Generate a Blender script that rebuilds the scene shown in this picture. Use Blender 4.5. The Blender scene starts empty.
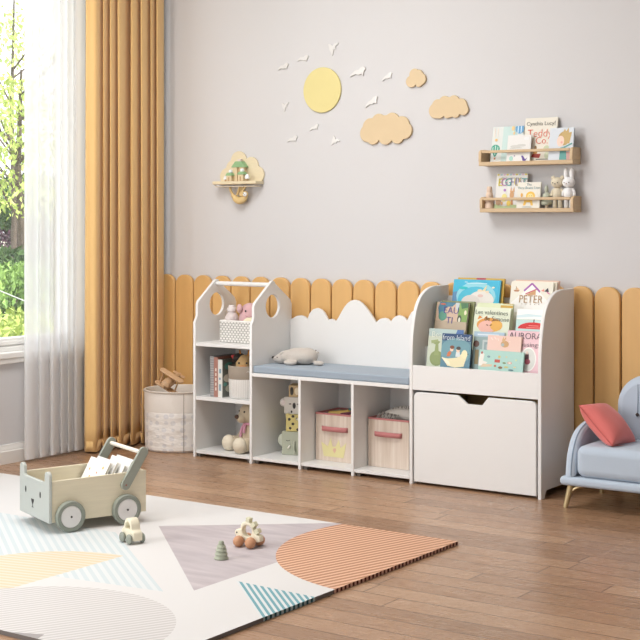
import bpy, bmesh, math, random
from mathutils import Matrix, Vector, Euler
random.seed(7)
C = bpy.context.scene.collection
PI = math.pi
# ------------------------------------------------------------------ materials
def lin(c):
    if isinstance(c, str):
        c = [int(c[i:i+2], 16)/255 for i in (0, 2, 4)]
    return tuple((v/12.92 if v <= .04045 else ((v+.055)/1.055)**2.4) for v in c)
MATS = {}
def mat(name, col, rough=.5, bump=0, bscale=200, var=0, vscale=6, stretch=(1,1,1), metal=0, sheen=0, spec=.5, coat=0):
    if name in MATS: return MATS[name]
    m = bpy.data.materials.new(name); m.use_nodes = True; MATS[name] = m
    nt = m.node_tree; b = nt.nodes['Principled BSDF']
    c = lin(col)
    b.inputs['Base Color'].default_value = (*c, 1); b.inputs['Roughness'].default_value = rough
    b.inputs['Metallic'].default_value = metal; b.inputs['Specular IOR Level'].default_value = spec
    if sheen: b.inputs['Sheen Weight'].default_value = sheen
    if coat: b.inputs['Coat Weight'].default_value = coat
    if var or bump:
        tc = nt.nodes.new('ShaderNodeTexCoord'); mp = nt.nodes.new('ShaderNodeMapping')
        mp.inputs['Scale'].default_value = stretch
        nt.links.new(tc.outputs['Object'], mp.inputs['Vector'])
    if var:
        n = nt.nodes.new('ShaderNodeTexNoise'); n.inputs['Scale'].default_value = vscale; n.inputs['Detail'].default_value = 5
        nt.links.new(mp.outputs[0], n.inputs['Vector'])
        r = nt.nodes.new('ShaderNodeValToRGB')
        r.color_ramp.elements[0].position = .3; r.color_ramp.elements[1].position = .7
        r.color_ramp.elements[0].color = (*[v*(1-var) for v in c], 1); r.color_ramp.elements[1].color = (*[min(1, v*(1+var*.6)) for v in c], 1)
        nt.links.new(n.outputs[0], r.inputs[0]); nt.links.new(r.outputs[0], b.inputs['Base Color'])
    if bump:
        n2 = nt.nodes.new('ShaderNodeTexNoise'); n2.inputs['Scale'].default_value = bscale; n2.inputs['Detail'].default_value = 3
        nt.links.new(mp.outputs[0], n2.inputs['Vector'])
        bp = nt.nodes.new('ShaderNodeBump'); bp.inputs['Strength'].default_value = bump; bp.inputs['Distance'].default_value = .004
        nt.links.new(n2.outputs[0], bp.inputs['Height']); nt.links.new(bp.outputs[0], b.inputs['Normal'])
    return m
def paint(hexc, rough=.55):
    return mat('paint_'+hexc, hexc, rough)
# node maths: small expression wrapper for patterns with a shape of their own
class X:
    nt = None
    def __init__(s, v): s.v = v
    @staticmethod
    def op(o, *a):
        n = X.nt.nodes.new('ShaderNodeMath'); n.operation = o
        for i, q in enumerate(a):
            q = q.v if isinstance(q, X) else q
            if isinstance(q, (int, float)): n.inputs[i].default_value = q
            else: X.nt.links.new(q, n.inputs[i])
        return X(n.outputs[0])
    def __add__(s, o): return X.op('ADD', s, o)
    __radd__ = __add__
    def __sub__(s, o): return X.op('SUBTRACT', s, o)
    def __mul__(s, o): return X.op('MULTIPLY', s, o)
    __rmul__ = __mul__
    def gt(s, o): return X.op('GREATER_THAN', s, o)
    def lt(s, o): return X.op('LESS_THAN', s, o)
    def frac(s): return X.op('FRACT', s)
def mixc(a, b, f):
    n = X.nt.nodes.new('ShaderNodeMix'); n.data_type = 'RGBA'
    X.nt.links.new(f.v, n.inputs['Factor'])
    for k, q in (('A', a), ('B', b)):
        s = [i for i in n.inputs if i.name == k and i.type == 'RGBA'][0]
        if isinstance(q, tuple): s.default_value = (*q, 1)
        else: X.nt.links.new(q, s)
    return [o for o in n.outputs if o.type == 'RGBA'][0]
def ramp(sock, stops):
    r = X.nt.nodes.new('ShaderNodeValToRGB'); e = r.color_ramp.elements
    while len(e) < len(stops): e.new(.5)
    for q, (p, c) in zip(e, stops): q.position = p; q.color = (*c, 1)
    X.nt.links.new(sock, r.inputs[0]); return r.outputs[0]
def pattern(name, rough=.6, spec=.5):
    m = bpy.data.materials.new(name); m.use_nodes = True; MATS[name] = m
    X.nt = m.node_tree
    b = X.nt.nodes['Principled BSDF']; b.inputs['Roughness'].default_value = rough; b.inputs['Specular IOR Level'].default_value = spec
    tc = X.nt.nodes.new('ShaderNodeTexCoord'); sp = X.nt.nodes.new('ShaderNodeSeparateXYZ')
    X.nt.links.new(tc.outputs['Object'], sp.inputs[0])
    return m, b, tc.outputs['Object'], X(sp.outputs[0]), X(sp.outputs[1]), X(sp.outputs[2])
def noise(vec, scale, detail=4, stretch=None):
    if stretch:
        mp = X.nt.nodes.new('ShaderNodeMapping'); mp.inputs['Scale'].default_value = stretch
        X.nt.links.new(vec, mp.inputs[0]); vec = mp.outputs[0]
    n = X.nt.nodes.new('ShaderNodeTexNoise'); n.inputs['Scale'].default_value = scale; n.inputs['Detail'].default_value = detail
    X.nt.links.new(vec, n.inputs['Vector']); return n.outputs[0]
def bumpto(b, sock, strength, dist=.003):
    n = X.nt.nodes.new('ShaderNodeBump'); n.inputs['Strength'].default_value = strength; n.inputs['Distance'].default_value = dist
    X.nt.links.new(sock, n.inputs['Height']); X.nt.links.new(n.outputs[0], b.inputs['Normal'])
# ------------------------------------------------------------------ objects
MW = {}
def tag(o, label=None, cat=None, group=None, kind=None):
    if label: o['label'] = label
    if cat: o['category'] = cat
    if group: o['group'] = group
    if kind: o['kind'] = kind
    return o
def thing(name, label, cat, loc=(0,0,0), rz=0, group=None, rot=None):
    o = bpy.data.objects.new(name, None); C.objects.link(o); o.empty_display_size = .05
    o.location = loc; o.rotation_euler = rot or (0, 0, rz)
    MW[o.name] = Matrix.Translation(loc) @ Euler(rot or (0,0,rz)).to_matrix().to_4x4()
    return tag(o, label, cat, group)
def link(name, me, m, parent=None, world=False, loc=None):
    o = bpy.data.objects.new(name, me); C.objects.link(o)
    for q in (m if isinstance(m, (list, tuple)) else [m]): me.materials.append(q)
    if world and parent: me.transform(MW[parent.name].inverted())
    if world and not parent and loc: me.transform(Matrix.Translation(-Vector(loc)))
    if loc: o.location = loc
    if parent: o.parent = parent; MW[o.name] = MW.get(parent.name, Matrix())
    else: MW[o.name] = Matrix.Translation(loc or (0,0,0))
    return o
def children(o): return [c for c in C.objects if c.parent == o]
def copy_tree(o, parent=None):
    c = o.copy(); C.objects.link(c)
    if parent: c.parent = parent
    for ch in children(o): copy_tree(ch, c)
    return c
class B:
    def __init__(s): s.bm = bmesh.new(); s.n = 0; s.i = 0
    def _m(s):
        s.bm.faces.ensure_lookup_table()
        for f in s.bm.faces[s.n:]: f.material_index = s.i
        s.n = len(s.bm.faces)
    def m(s, i): s.i = i; return s
    def bx(s, x0, x1, y0, y1, z0, z1, M=None):
        T = Matrix.Translation(((x0+x1)/2, (y0+y1)/2, (z0+z1)/2)) @ Matrix.Diagonal((x1-x0, y1-y0, z1-z0, 1))
        bmesh.ops.create_cube(s.bm, size=1, matrix=(M @ T) if M else T); s._m(); return s
    def sph(s, c, r, M=None, u=20, v=14, rot=None):
        if isinstance(r, (int, float)): r = (r, r, r)
        T = Matrix.Translation(c)
        if rot: T = T @ Euler(rot).to_matrix().to_4x4()
        T = T @ Matrix.Diagonal((*r, 1))
        bmesh.ops.create_uvsphere(s.bm, u_segments=u, v_segments=v, radius=1, matrix=(M @ T) if M else T); s._m(); return s
    def cyl(s, p0, p1, r0, r1=None, seg=20):
        p0, p1 = Vector(p0), Vector(p1); d = p1-p0
        T = Matrix.Translation((p0+p1)/2) @ d.to_track_quat('Z', 'Y').to_matrix().to_4x4()
        bmesh.ops.create_cone(s.bm, cap_ends=True, segments=seg, radius1=r0, radius2=r0 if r1 is None else r1, depth=d.length, matrix=T); s._m(); return s
    def lathe(s, prof, c=(0,0,0), seg=28, M=None, sq=None):
        T = (M or Matrix()) @ Matrix.Translation(c); rings = []
        for r, z in prof:
            if r < 1e-6: rings.append([s.bm.verts.new(T @ Vector((0,0,z)))])
            else:
                ring = []
                for k in range(seg):
                    a = 2*PI*k/seg; ca, sa = math.cos(a), math.sin(a)
                    ring.append(s.bm.verts.new(T @ Vector((r*ca, r*sa, z))))
                rings.append(ring)
        for a, b in zip(rings, rings[1:]):
            for k in range(seg):
                j = (k+1) % seg
                if len(a) == 1 and len(b) > 1: s.bm.faces.new((a[0], b[k], b[j]))
                elif len(b) == 1 and len(a) > 1: s.bm.faces.new((a[k], b[0], a[j]))
                elif len(a) > 1: s.bm.faces.new((a[k], b[k], b[j], a[j]))
        s._m(); return s
    def tube(s, pts, r, seg=10, cap=True):
        pts = [Vector(p) for p in pts]; n = len(pts); rr = r if isinstance(r, (list, tuple)) else [r]*n
        t0 = (pts[1]-pts[0]).normalized(); up = Vector((0,0,1)) if abs(t0.z) < .9 else Vector((1,0,0))
        nx = t0.cross(up).normalized(); rings = []
        for i, p in enumerate(pts):
            t = (pts[min(i+1, n-1)]-pts[max(i-1, 0)]).normalized()
            nx = (nx - t*nx.dot(t)).normalized(); ny = t.cross(nx)
            rings.append([s.bm.verts.new(p + rr[i]*(nx*math.cos(2*PI*k/seg)+ny*math.sin(2*PI*k/seg))) for k in range(seg)])
        for a, b in zip(rings, rings[1:]):
            for k in range(seg): s.bm.faces.new((a[k], a[(k+1) % seg], b[(k+1) % seg], b[k]))
        if cap: s.bm.faces.new(rings[0][::-1]); s.bm.faces.new(rings[-1])
        s._m(); return s
    def ngon(s, pts):
        s.bm.faces.new([s.bm.verts.new(p) for p in pts]); s._m(); return s
    def mesh(s, name, smooth=True, sharp=40):
        bmesh.ops.recalc_face_normals(s.bm, faces=s.bm.faces)
        me = bpy.data.meshes.new(name); s.bm.to_mesh(me); s.bm.free()
        if smooth:
            me.shade_smooth(); me.set_sharp_from_angle(angle=math.radians(sharp))
        return me
    def build(s, name, m, parent=None, W=False, bevel=0, seg=2, sub=0, remesh=0, solid=0, loc=None, smooth=True, sharp=40):
        me = s.mesh(name, smooth, 180 if (sub or remesh) else sharp)
        o = link(name, me, m, parent, W, loc)
        if remesh:
            q = o.modifiers.new('r', 'REMESH'); q.mode = 'VOXEL'; q.voxel_size = remesh; q.use_smooth_shade = True
            q = o.modifiers.new('s', 'SMOOTH'); q.iterations = 6; q.factor = .5
        if solid: q = o.modifiers.new('t', 'SOLIDIFY'); q.thickness = solid; q.offset = 0
        if bevel:
            q = o.modifiers.new('b', 'BEVEL'); q.width = bevel; q.segments = seg; q.limit_method = 'ANGLE'; q.harden_normals = True
        if sub: q = o.modifiers.new('u', 'SUBSURF'); q.levels = sub; q.render_levels = sub
        return o
def flat(outline, thick, plane='xz', pos=0, holes=(), bevel=.0015, name='panel'):
    """a board cut to an outline (with holes), with softly rounded edges"""
    cu = bpy.data.curves.new('t', 'CURVE'); cu.dimensions = '2D'; cu.fill_mode = 'BOTH'
    for k, ol in enumerate([outline, *holes]):
        sp = cu.splines.new('POLY'); sp.points.add(len(ol)-1); sp.use_cyclic_u = True
        for p, (a, b) in zip(sp.points, ol): p.co = (a, b, 0, 1)
    cu.extrude = thick/2-bevel; cu.bevel_depth = bevel; cu.offset = -bevel; cu.bevel_resolution = 1
    ob = bpy.data.objects.new('t', cu)
    me = bpy.data.meshes.new_from_object(ob)
    bpy.data.objects.remove(ob); bpy.data.curves.remove(cu)
    me.name = name; me.materials.clear()
    P = {'xy': Matrix(((1,0,0,0),(0,1,0,0),(0,0,1,pos),(0,0,0,1))),
         'xz': Matrix(((1,0,0,0),(0,0,-1,pos),(0,1,0,0),(0,0,0,1))),
         'yz': Matrix(((0,0,1,pos),(1,0,0,0),(0,1,0,0),(0,0,0,1)))}[plane]
    me.transform(P)
    me.shade_smooth(); me.set_sharp_from_angle(angle=math.radians(50))
    return me
def rrect(x0, x1, z0, z1, r, n=6, corners='abcd'):
    o = []
    for k, (cx, cz, a) in zip('abcd', ((x1-r, z1-r, 0), (x0+r, z1-r, 90), (x0+r, z0+r, 180), (x1-r, z0+r, 270))):
        if k in corners:
            for i in range(n+1):
                t = math.radians(a+90*i/n); o.append((cx+r*math.cos(t), cz+r*math.sin(t)))
        else:
            o.append((x1 if k in 'ad' else x0, z1 if k in 'ab' else z0))
    return o
def circle(cx, cz, r, n=36, rz=None): return [(cx+r*math.cos(2*PI*i/n), cz+(rz or r)*math.sin(2*PI*i/n)) for i in range(n)]
def puffs(cs, c, n=140, zmin=None):
    """outline of a union of discs, star-shaped about c"""
    o = []
    for i in range(n):
        a = 2*PI*i/n; dx, dz = math.cos(a), math.sin(a); best = .004
        for x, z, r in cs:
            fx, fz = x-c[0], z-c[1]; b = fx*dx+fz*dz; q = fx*fx+fz*fz-r*r; d = b*b-q
            if d > 0: best = max(best, b+math.sqrt(d))
        if zmin is not None and dz < 0: best = min(best, (c[1]-zmin)/-dz)
        o.append((c[0]+best*dx, c[1]+best*dz))
    return o
def smooth_curve(pts, k=5):
    """Catmull-Rom through pts"""
    P = [Vector(p) for p in pts]; o = []
    for i in range(len(P)-1):
        p0, p1, p2, p3 = P[max(i-1, 0)], P[i], P[i+1], P[min(i+2, len(P)-1)]
        for j in range(k):
            t = j/k
            o.append(.5*((2*p1)+(p2-p0)*t+(2*p0-5*p1+4*p2-p3)*t*t+(3*p1-p0-3*p2+p3)*t**3))
    o.append(P[-1]); return [tuple(v) for v in o]
def text(name, body, size, loc, m, parent, align='CENTER', rot=(PI/2,0,0), sx=1, thick=.00025):
    cu = bpy.data.curves.new('t', 'FONT'); cu.body = body; cu.size = size; cu.align_x = align; cu.align_y = 'CENTER'; cu.extrude = thick; cu.offset = (0 if len(body) == 1 else -.012)*size; cu.resolution_u = 3
    ob = bpy.data.objects.new('t', cu); me = bpy.data.meshes.new_from_object(ob)
    bpy.data.objects.remove(ob); bpy.data.curves.remove(cu); me.materials.clear(); me.name = name
    me.transform(Matrix.Translation(loc) @ Euler(rot).to_matrix().to_4x4() @ Matrix.Diagonal((sx,1,1,1)))
    return link(name, me, m, parent)
def art(name, w, h, shapes, parent, y=0, x0=0, z0=0):
    """printed picture on an upright cover: layered flat inks"""
    bb = B(); mats = []; 
    for i, s in enumerate(shapes):
        kind, col = s[0], s[-1]
        if col not in mats: mats.append(col)
        bb.m(mats.index(col)); yy = y-.0003-.00012*i
        if kind == 'e':
            _, u, v, ru, rv, _c = s; pts = [(u+ru*math.cos(-2*PI*k/20), v+rv*math.sin(-2*PI*k/20)) for k in range(20)]
        elif kind == 'r':
            _, u0, v0, u1, v1, _c = s; pts = [(u0,v0),(u1,v0),(u1,v1),(u0,v1)]
        elif kind == 'p': pts = s[1]
        elif kind == 'l':
            _, (u0,v0), (u1,v1), wd, _c = s
            d = Vector((u1-u0, v1-v0)).normalized()*wd/2; pts = [(u0-d.y,v0+d.x),(u0+d.y,v0-d.x),(u1+d.y,v1-d.x),(u1-d.y,v1+d.x)]
        pts = [(min(1,max(0,u)), min(1,max(0,v))) for u, v in pts]
        A = sum(pts[k][0]*pts[(k+1)%len(pts)][1]-pts[(k+1)%len(pts)][0]*pts[k][1] for k in range(len(pts)))
        if A < 0: pts = pts[::-1]
        me_pts = [(x0+u*w, yy, z0+v*h) for u, v in pts]
        bb.ngon(me_pts)
    me = bpy.data.meshes.new(name); bb.bm.to_mesh(me); bb.bm.free()
    return link(name, me, [paint(c) for c in mats], parent)
def book(label, w, h, t, loc, cover, shapes=(), titles=(), tilt=0, rz=0, roll=0, group=None, name='picture_book', cat='book', pages='F3EFE4'):
    """upright book: front cover at y=0 facing -y, base at z=0, leaning back by tilt"""
    o = thing(name, label, cat, loc, group=group, rot=(-tilt, roll, rz))
    c = paint(cover, .42); ct = min(.0022, t*.2)
    bb = B(); bb.bx(-w/2, w/2, 0, ct, 0, h); bb.bx(-w/2, w/2, t-ct, t, 0, h); bb.bx(-w/2, -w/2+ct, ct, t-ct, 0, h)
    bb.build('cover', c, o, bevel=.0006, seg=1)
    B().bx(-w/2+ct, w/2-.003, ct, t-ct, .003, h-.003).build('pages', paint(pages, .8), o)
    if shapes: art('cover_art', w, h, shapes, o, 0, -w/2, 0)
    for k, (s, sz, u, v, col, *sx) in enumerate(titles):
        text('title', s, sz, (-w/2+u*w, -.0012-.00012*len(shapes), v*h), paint(col), o, sx=sx[0] if sx else 1)
    return o
SKY = 2.7
EXPO = -0.42
PILLOW = (-2.108, 4.985, .312)
LIGHTS = [
 ('window_daylight', (-4.95, .45, 1.6), (-2.6, 3.6, .5), 1.9, 1.8, 170, (.99,.995,1)),  # added area light outside the unseen opening, standing in for daylight
 ('ceiling_lamp', (-3.35, 3.55, 2.66), (-3.35, 3.7, 0), 1.2, 1.2, 58, (1,.99,.98)),  # added overhead area light, no fixture seen
]
# ================================================================== the room
XL, YB, ZC = -4.70, 5.30, 2.72
white = mat('white_lacquer', 'E6E5E3', .38, spec=.4)
trimw = mat('white_trim', 'ECEAE6', .45)
wallm = mat('wall_paint', 'D0CFD0', .85, bump=.06, bscale=90, spec=.2)
def floor_mat():
    m, b, v, x, y, z = pattern('oak_floor', .36, .45)
    br = X.nt.nodes.new('ShaderNodeTexBrick'); 
    row = X.op('FLOOR', y*(1/.098)); xs = x + X.op('SINE', row*12.9898)*437.585
    cb = X.nt.nodes.new('ShaderNodeCombineXYZ'); X.nt.links.new(xs.v, cb.inputs[0]); X.nt.links.new(y.v, cb.inputs[1]); X.nt.links.new(cb.outputs[0], br.inputs['Vector'])
    br.offset = 0; br.offset_frequency = 1
    br.inputs['Scale'].default_value = 1; br.inputs['Brick Width'].default_value = .95; br.inputs['Row Height'].default_value = .098
    br.inputs['Mortar Size'].default_value = .0032; br.inputs['Mortar Smooth'].default_value = .3; br.inputs['Bias'].default_value = 0
    br.inputs['Color1'].default_value = (0,0,0,1); br.inputs['Color2'].default_value = (1,1,1,1); br.inputs['Mortar'].default_value = (.5,.5,.5,1)
    tone = ramp(br.outputs['Color'], [(0, lin('886347')), (.5, lin('A57E5F')), (1, lin('BA9677'))])
    g = noise(v, 9, 6, (1.2, 14, 1)); g2 = noise(v, 42, 4, (1.0, 16, 1))
    grain = ramp(g, [(.32, lin('8B6A50')), (.55, lin('B59478')), (.75, lin('BE9F84'))])
    c = mixc(tone, grain, X(.45)) if False else None
    n = X.nt.nodes.new('ShaderNodeMix'); n.data_type = 'RGBA'; n.inputs['Factor'].default_value = .42
    A = [i for i in n.inputs if i.type == 'RGBA']; X.nt.links.new(tone, A[0]); X.nt.links.new(grain, A[1])
    c = [o for o in n.outputs if o.type == 'RGBA'][0]
    c = mixc(c, lin('86664C'), X(ramp(g2, [(.55, (0,0,0)), (.75, (.45,.45,.45))])))
    c = mixc(c, lin('644A36'), X(br.outputs['Fac'])*.8)
    X.nt.links.new(c, b.inputs['Base Color'])
    r = ramp(g, [(.3, (.36,)*3), (.7, (.24,)*3)]); X.nt.links.new(r, b.inputs['Roughness'])
    h = X(g2)*.25 + X(br.outputs['Fac'])*-1.0
    bumpto(b, h.v, .18, .0012)
    return m
FX0, FX1, FY0 = XL, 1.6, -1.6
def struct(o): o['kind'] = 'structure'; return o
struct(B().bx(FX0-.16, FX1, FY0, YB+.16, -.12, 0).build('floor', floor_mat(), None))
struct(B().bx(FX0-.16, FX1, YB, YB+.16, 0, ZC).build('wall_back', wallm, None))
struct(B().bx(FX0-.16, FX1, FY0, YB+.16, ZC, ZC+.12).build('ceiling', mat('ceiling_paint', 'F1EFEC', .9), None))
struct(B().bx(FX1, FX1+.16, FY0-.16, YB+.16, -.12, ZC).build('wall_right', wallm, None))  # unseen side wall, put in to cut the fill light
bb = B(); bb.bx(FX0-.16, -2.6, FY0-.16, FY0, -.12, ZC); bb.bx(.6, FX1, FY0-.16, FY0, -.12, ZC); bb.bx(-2.6, .6, FY0-.16, FY0, 2.45, ZC)  # unseen front wall, put in with its opening sized for the fill light
struct(bb.build('wall_front', wallm, None))
# window wall: one opening beside the curtains, an added, unseen one nearer the camera for key light
WZ0, WZ1 = .555, 2.42
W1 = (3.05, 4.80); W2 = (-.6, 1.5)
bb = B(); x0, x1 = XL-.16, XL
bb.bx(x0, x1, FY0, YB, 0, WZ0-.07); bb.bx(x0, x1, FY0, YB, WZ1, ZC)
for a, b_ in ((FY0, W2[0]), (W2[1], W1[0]), (W1[1], YB)): bb.bx(x0, x1, a, b_, WZ0-.07, WZ1)
struct(bb.build('wall_left', wallm, None))
glass = bpy.data.materials.new('clear_glass'); glass.use_nodes = True
nt = glass.node_tree; nt.nodes.clear()
o_ = nt.nodes.new('ShaderNodeOutputMaterial'); mx = nt.nodes.new('ShaderNodeMixShader'); tr = nt.nodes.new('ShaderNodeBsdfTransparent'); gl = nt.nodes.new('ShaderNodeBsdfGlossy')
gl.inputs['Roughness'].default_value = .02; mx.inputs[0].default_value = .05
nt.links.new(tr.outputs[0], mx.inputs[1]); nt.links.new(gl.outputs[0], mx.inputs[2]); nt.links.new(mx.outputs[0], o_.inputs[0])
for k, (a, b_) in enumerate((W1, W2)):
    w = thing('window_%d' % (k+1), None, None, (XL, (a+b_)/2, WZ0)); w['kind'] = 'structure'
    fr = B(); xa, xb = XL-.10, XL-.035
    fr.bx(xa, xb, a, b_, WZ0-.058, WZ0); fr.bx(xa, xb, a, b_, WZ1-.05, WZ1)
    ny = 2
    for j in range(ny+1):
        yy = a + (b_-a)*j/ny; fr.bx(xa, xb, max(a, yy-.03), min(b_, yy+.03), WZ0, WZ1-.05)
    fr.bx(xb, xb+.018, a, b_, WZ0-.058, WZ0-.036); fr.bx(xb, xb+.009, a, b_, WZ0-.03, WZ0-.012)
    fr.build('window_frame', trimw, w, W=True, bevel=.003)
    B().bx(XL-.072, XL-.066, a+.005, b_-.005, WZ0-.002, WZ1-.048).build('pane', glass, w, W=True)
    B().bx(XL-.10, XL+.03, a-.06, b_+.06, WZ0-.084, WZ0-.058).bx(XL-.03, XL+.022, a-.05, b_+.05, WZ0-.108, WZ0-.084).build('window_sill', trimw, w, W=True, bevel=.004)
bl = flat([(XL+.0005,.0005),(XL+.022,.0005),(XL+.022,.056),(XL+.016,.060),(XL+.016,.068),(XL+.009,.074),(XL+.009,.083),(XL+.0005,.085)], YB-FY0-.4, 'xz', (YB+FY0)/2-.18, bevel=.0005)
struct(link('baseboard_left', bl, trimw))
# ------------------------------------------------------------------ padded wall slats
slatm = mat('ochre_slat', 'D9AD70', .36, var=.05, vscale=5, stretch=(6,6,.6), spec=.35)
P0, PITCH = -4.513, .1169
ORD = ['first','second','third','fourth','fifth','sixth','seventh','eighth','ninth','tenth','eleventh','twelfth','thirteenth','fourteenth','fifteenth','sixteenth','seventeenth','eighteenth','nineteenth','twentieth','twenty-first','twenty-second','twenty-third','twenty-fourth','twenty-fifth','twenty-sixth','twenty-seventh','twenty-eighth','twenty-ninth','thirtieth','thirty-first']
def sl_out():
    w = PITCH/2-.0034; h = .82; r = .050; o = [(-w, .001), (w, .001)]
    for i in range(13):
        t = PI/2*i/12; o.append((w-r+r*math.cos(t), h-r+r*math.sin(t)))
    for i in range(13):
        t = PI/2+PI/2*i/12; o.append((-w+r+r*math.cos(t), h-r+r*math.sin(t)))
    return o
def sl_label(k):
    n = ORD[k]+' ochre round-topped wall slat counting from the orange curtain'
    if k == 0: return 'ochre round-topped wall slat half hidden behind the orange curtain'
    return n
struct(B().bx(XL+.0005, P0+PITCH*31, YB-.0035, YB-.0005, .002, .762).build('trim_1', mat('dark_backing', '6B6259', .9), None))  # added dark sheet, stands in for shade in the slat gaps
slat0 = None
for k in range(0, 31):
    x = P0+PITCH*(k-.5); 
    if k == 0: slat0 = o = link('wainscot_slat', flat(sl_out(), .022, 'xz', -.011, bevel=.0045), slatm, None, loc=(x, YB-.004, 0))
    else: o = slat0.copy(); C.objects.link(o); o.location.x = x
    tag(o, sl_label(k), 'wall panel', 'ochre round-topped slats along the back wall')
# ------------------------------------------------------------------ curtains
def cloth(prof, z0, z1, k=6, nz=26, wob=.004, off=0, seed=1):
    pts = smooth_curve([(a, b_, 0) for a, b_ in prof], k); bb = B(); rows = []
    rn = random.Random(seed); ph = [rn.uniform(0, 6.28) for _ in pts]
    cx = sum(p[0] for p in pts)/len(pts)
    for j in range(nz+1):
        t = j/nz; z = z0+(z1-z0)*t; row = []
        for i, p in enumerate(pts):
            amp = .80-.22*t*t
            row.append(bb.bm.verts.new((cx+(p[0]-cx)*amp+off+wob*(1-t)*math.sin(i*.35+2.1*t+seed), p[1]+wob*.6*math.sin(3*t+i*.21), z)))
        rows.append(row)
    for a, b_ in zip(rows, rows[1:]):
        for i in range(len(a)-1): bb.bm.faces.new((a[i], a[i+1], b_[i+1], b_[i]))
    bb._m(); return bb
SHEER=[(-4.655,4.398),(-4.625,4.391),(-4.622,4.425),(-4.662,4.485),(-4.622,4.474),(-4.625,4.501),(-4.665,4.559),(-4.628,4.542),(-4.618,4.557),(-4.664,4.625),(-4.622,4.606),(-4.664,4.674),(-4.620,4.649),(-4.663,4.712),(-4.622,4.696),(-4.632,4.733),(-4.660,4.792)]
CURT=[(-4.640,4.758),(-4.595,4.725),(-4.570,4.735),(-4.535,4.752),(-4.600,4.840),(-4.545,4.803),(-4.550,4.822),(-4.605,4.896),(-4.540,4.848),(-4.550,4.876),(-4.600,4.946),(-4.535,4.898),(-4.545,4.940),(-4.630,5.060),(-4.540,4.991),(-4.545,5.028),(-4.600,5.109),(-4.530,5.058),(-4.540,5.095),(-4.595,5.175),(-4.535,5.129),(-4.545,5.155),(-4.590,5.221),(-4.530,5.171),(-4.535,5.196),(-4.575,5.256)]
sm = bpy.data.materials.new('sheer_voile'); sm.use_nodes = True; nt = sm.node_tree; nt.nodes.clear()
o_ = nt.nodes.new('ShaderNodeOutputMaterial'); m1 = nt.nodes.new('ShaderNodeMixShader'); m2 = nt.nodes.new('ShaderNodeMixShader')
tr = nt.nodes.new('ShaderNodeBsdfTransparent'); tl = nt.nodes.new('ShaderNodeBsdfTranslucent'); df = nt.nodes.new('ShaderNodeBsdfDiffuse')
tl.inputs[0].default_value = (.97,.97,.97,1); df.inputs[0].default_value = (.93,.93,.93,1)
m1.inputs[0].default_value = .5; m2.inputs[0].default_value = .84
nt.links.new(tl.outputs[0], m1.inputs[1]); nt.links.new(df.outputs[0], m1.inputs[2]); nt.links.new(tr.outputs[0], m2.inputs[1]); nt.links.new(m1.outputs[0], m2.inputs[2]); nt.links.new(m2.outputs[0], o_.inputs[0])
sc_ = thing('sheer_curtain', 'white sheer voile curtain in soft folds over the window', 'curtain', (-4.64, 4.6, 0))
cloth(SHEER, .016, ZC-.005, wob=.002, seed=2).build('voile', sm, sc_, W=True, sharp=180)
cloth(SHEER, .014, .05, nz=1, wob=.0, off=.0025, seed=2).build('hem', sm, sc_, W=True, sharp=180)
cm = mat('ochre_drape', 'E9C183', .8, bump=.25, bscale=500, sheen=.25, spec=.2)
cc = thing('drape_curtain', 'heavy ochre orange curtain hanging in deep folds beside the sheer', 'curtain', (-4.57, 5.0, 0))
cloth(CURT, .012, ZC-.005, wob=.003, seed=4).build('drape', cm, cc, W=True, sharp=180, solid=.003)
cloth(CURT, .010, .058, nz=1, wob=.0, off=.0, seed=4).build('hem', cm, cc, W=True, sharp=180, solid=.0042)
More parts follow.
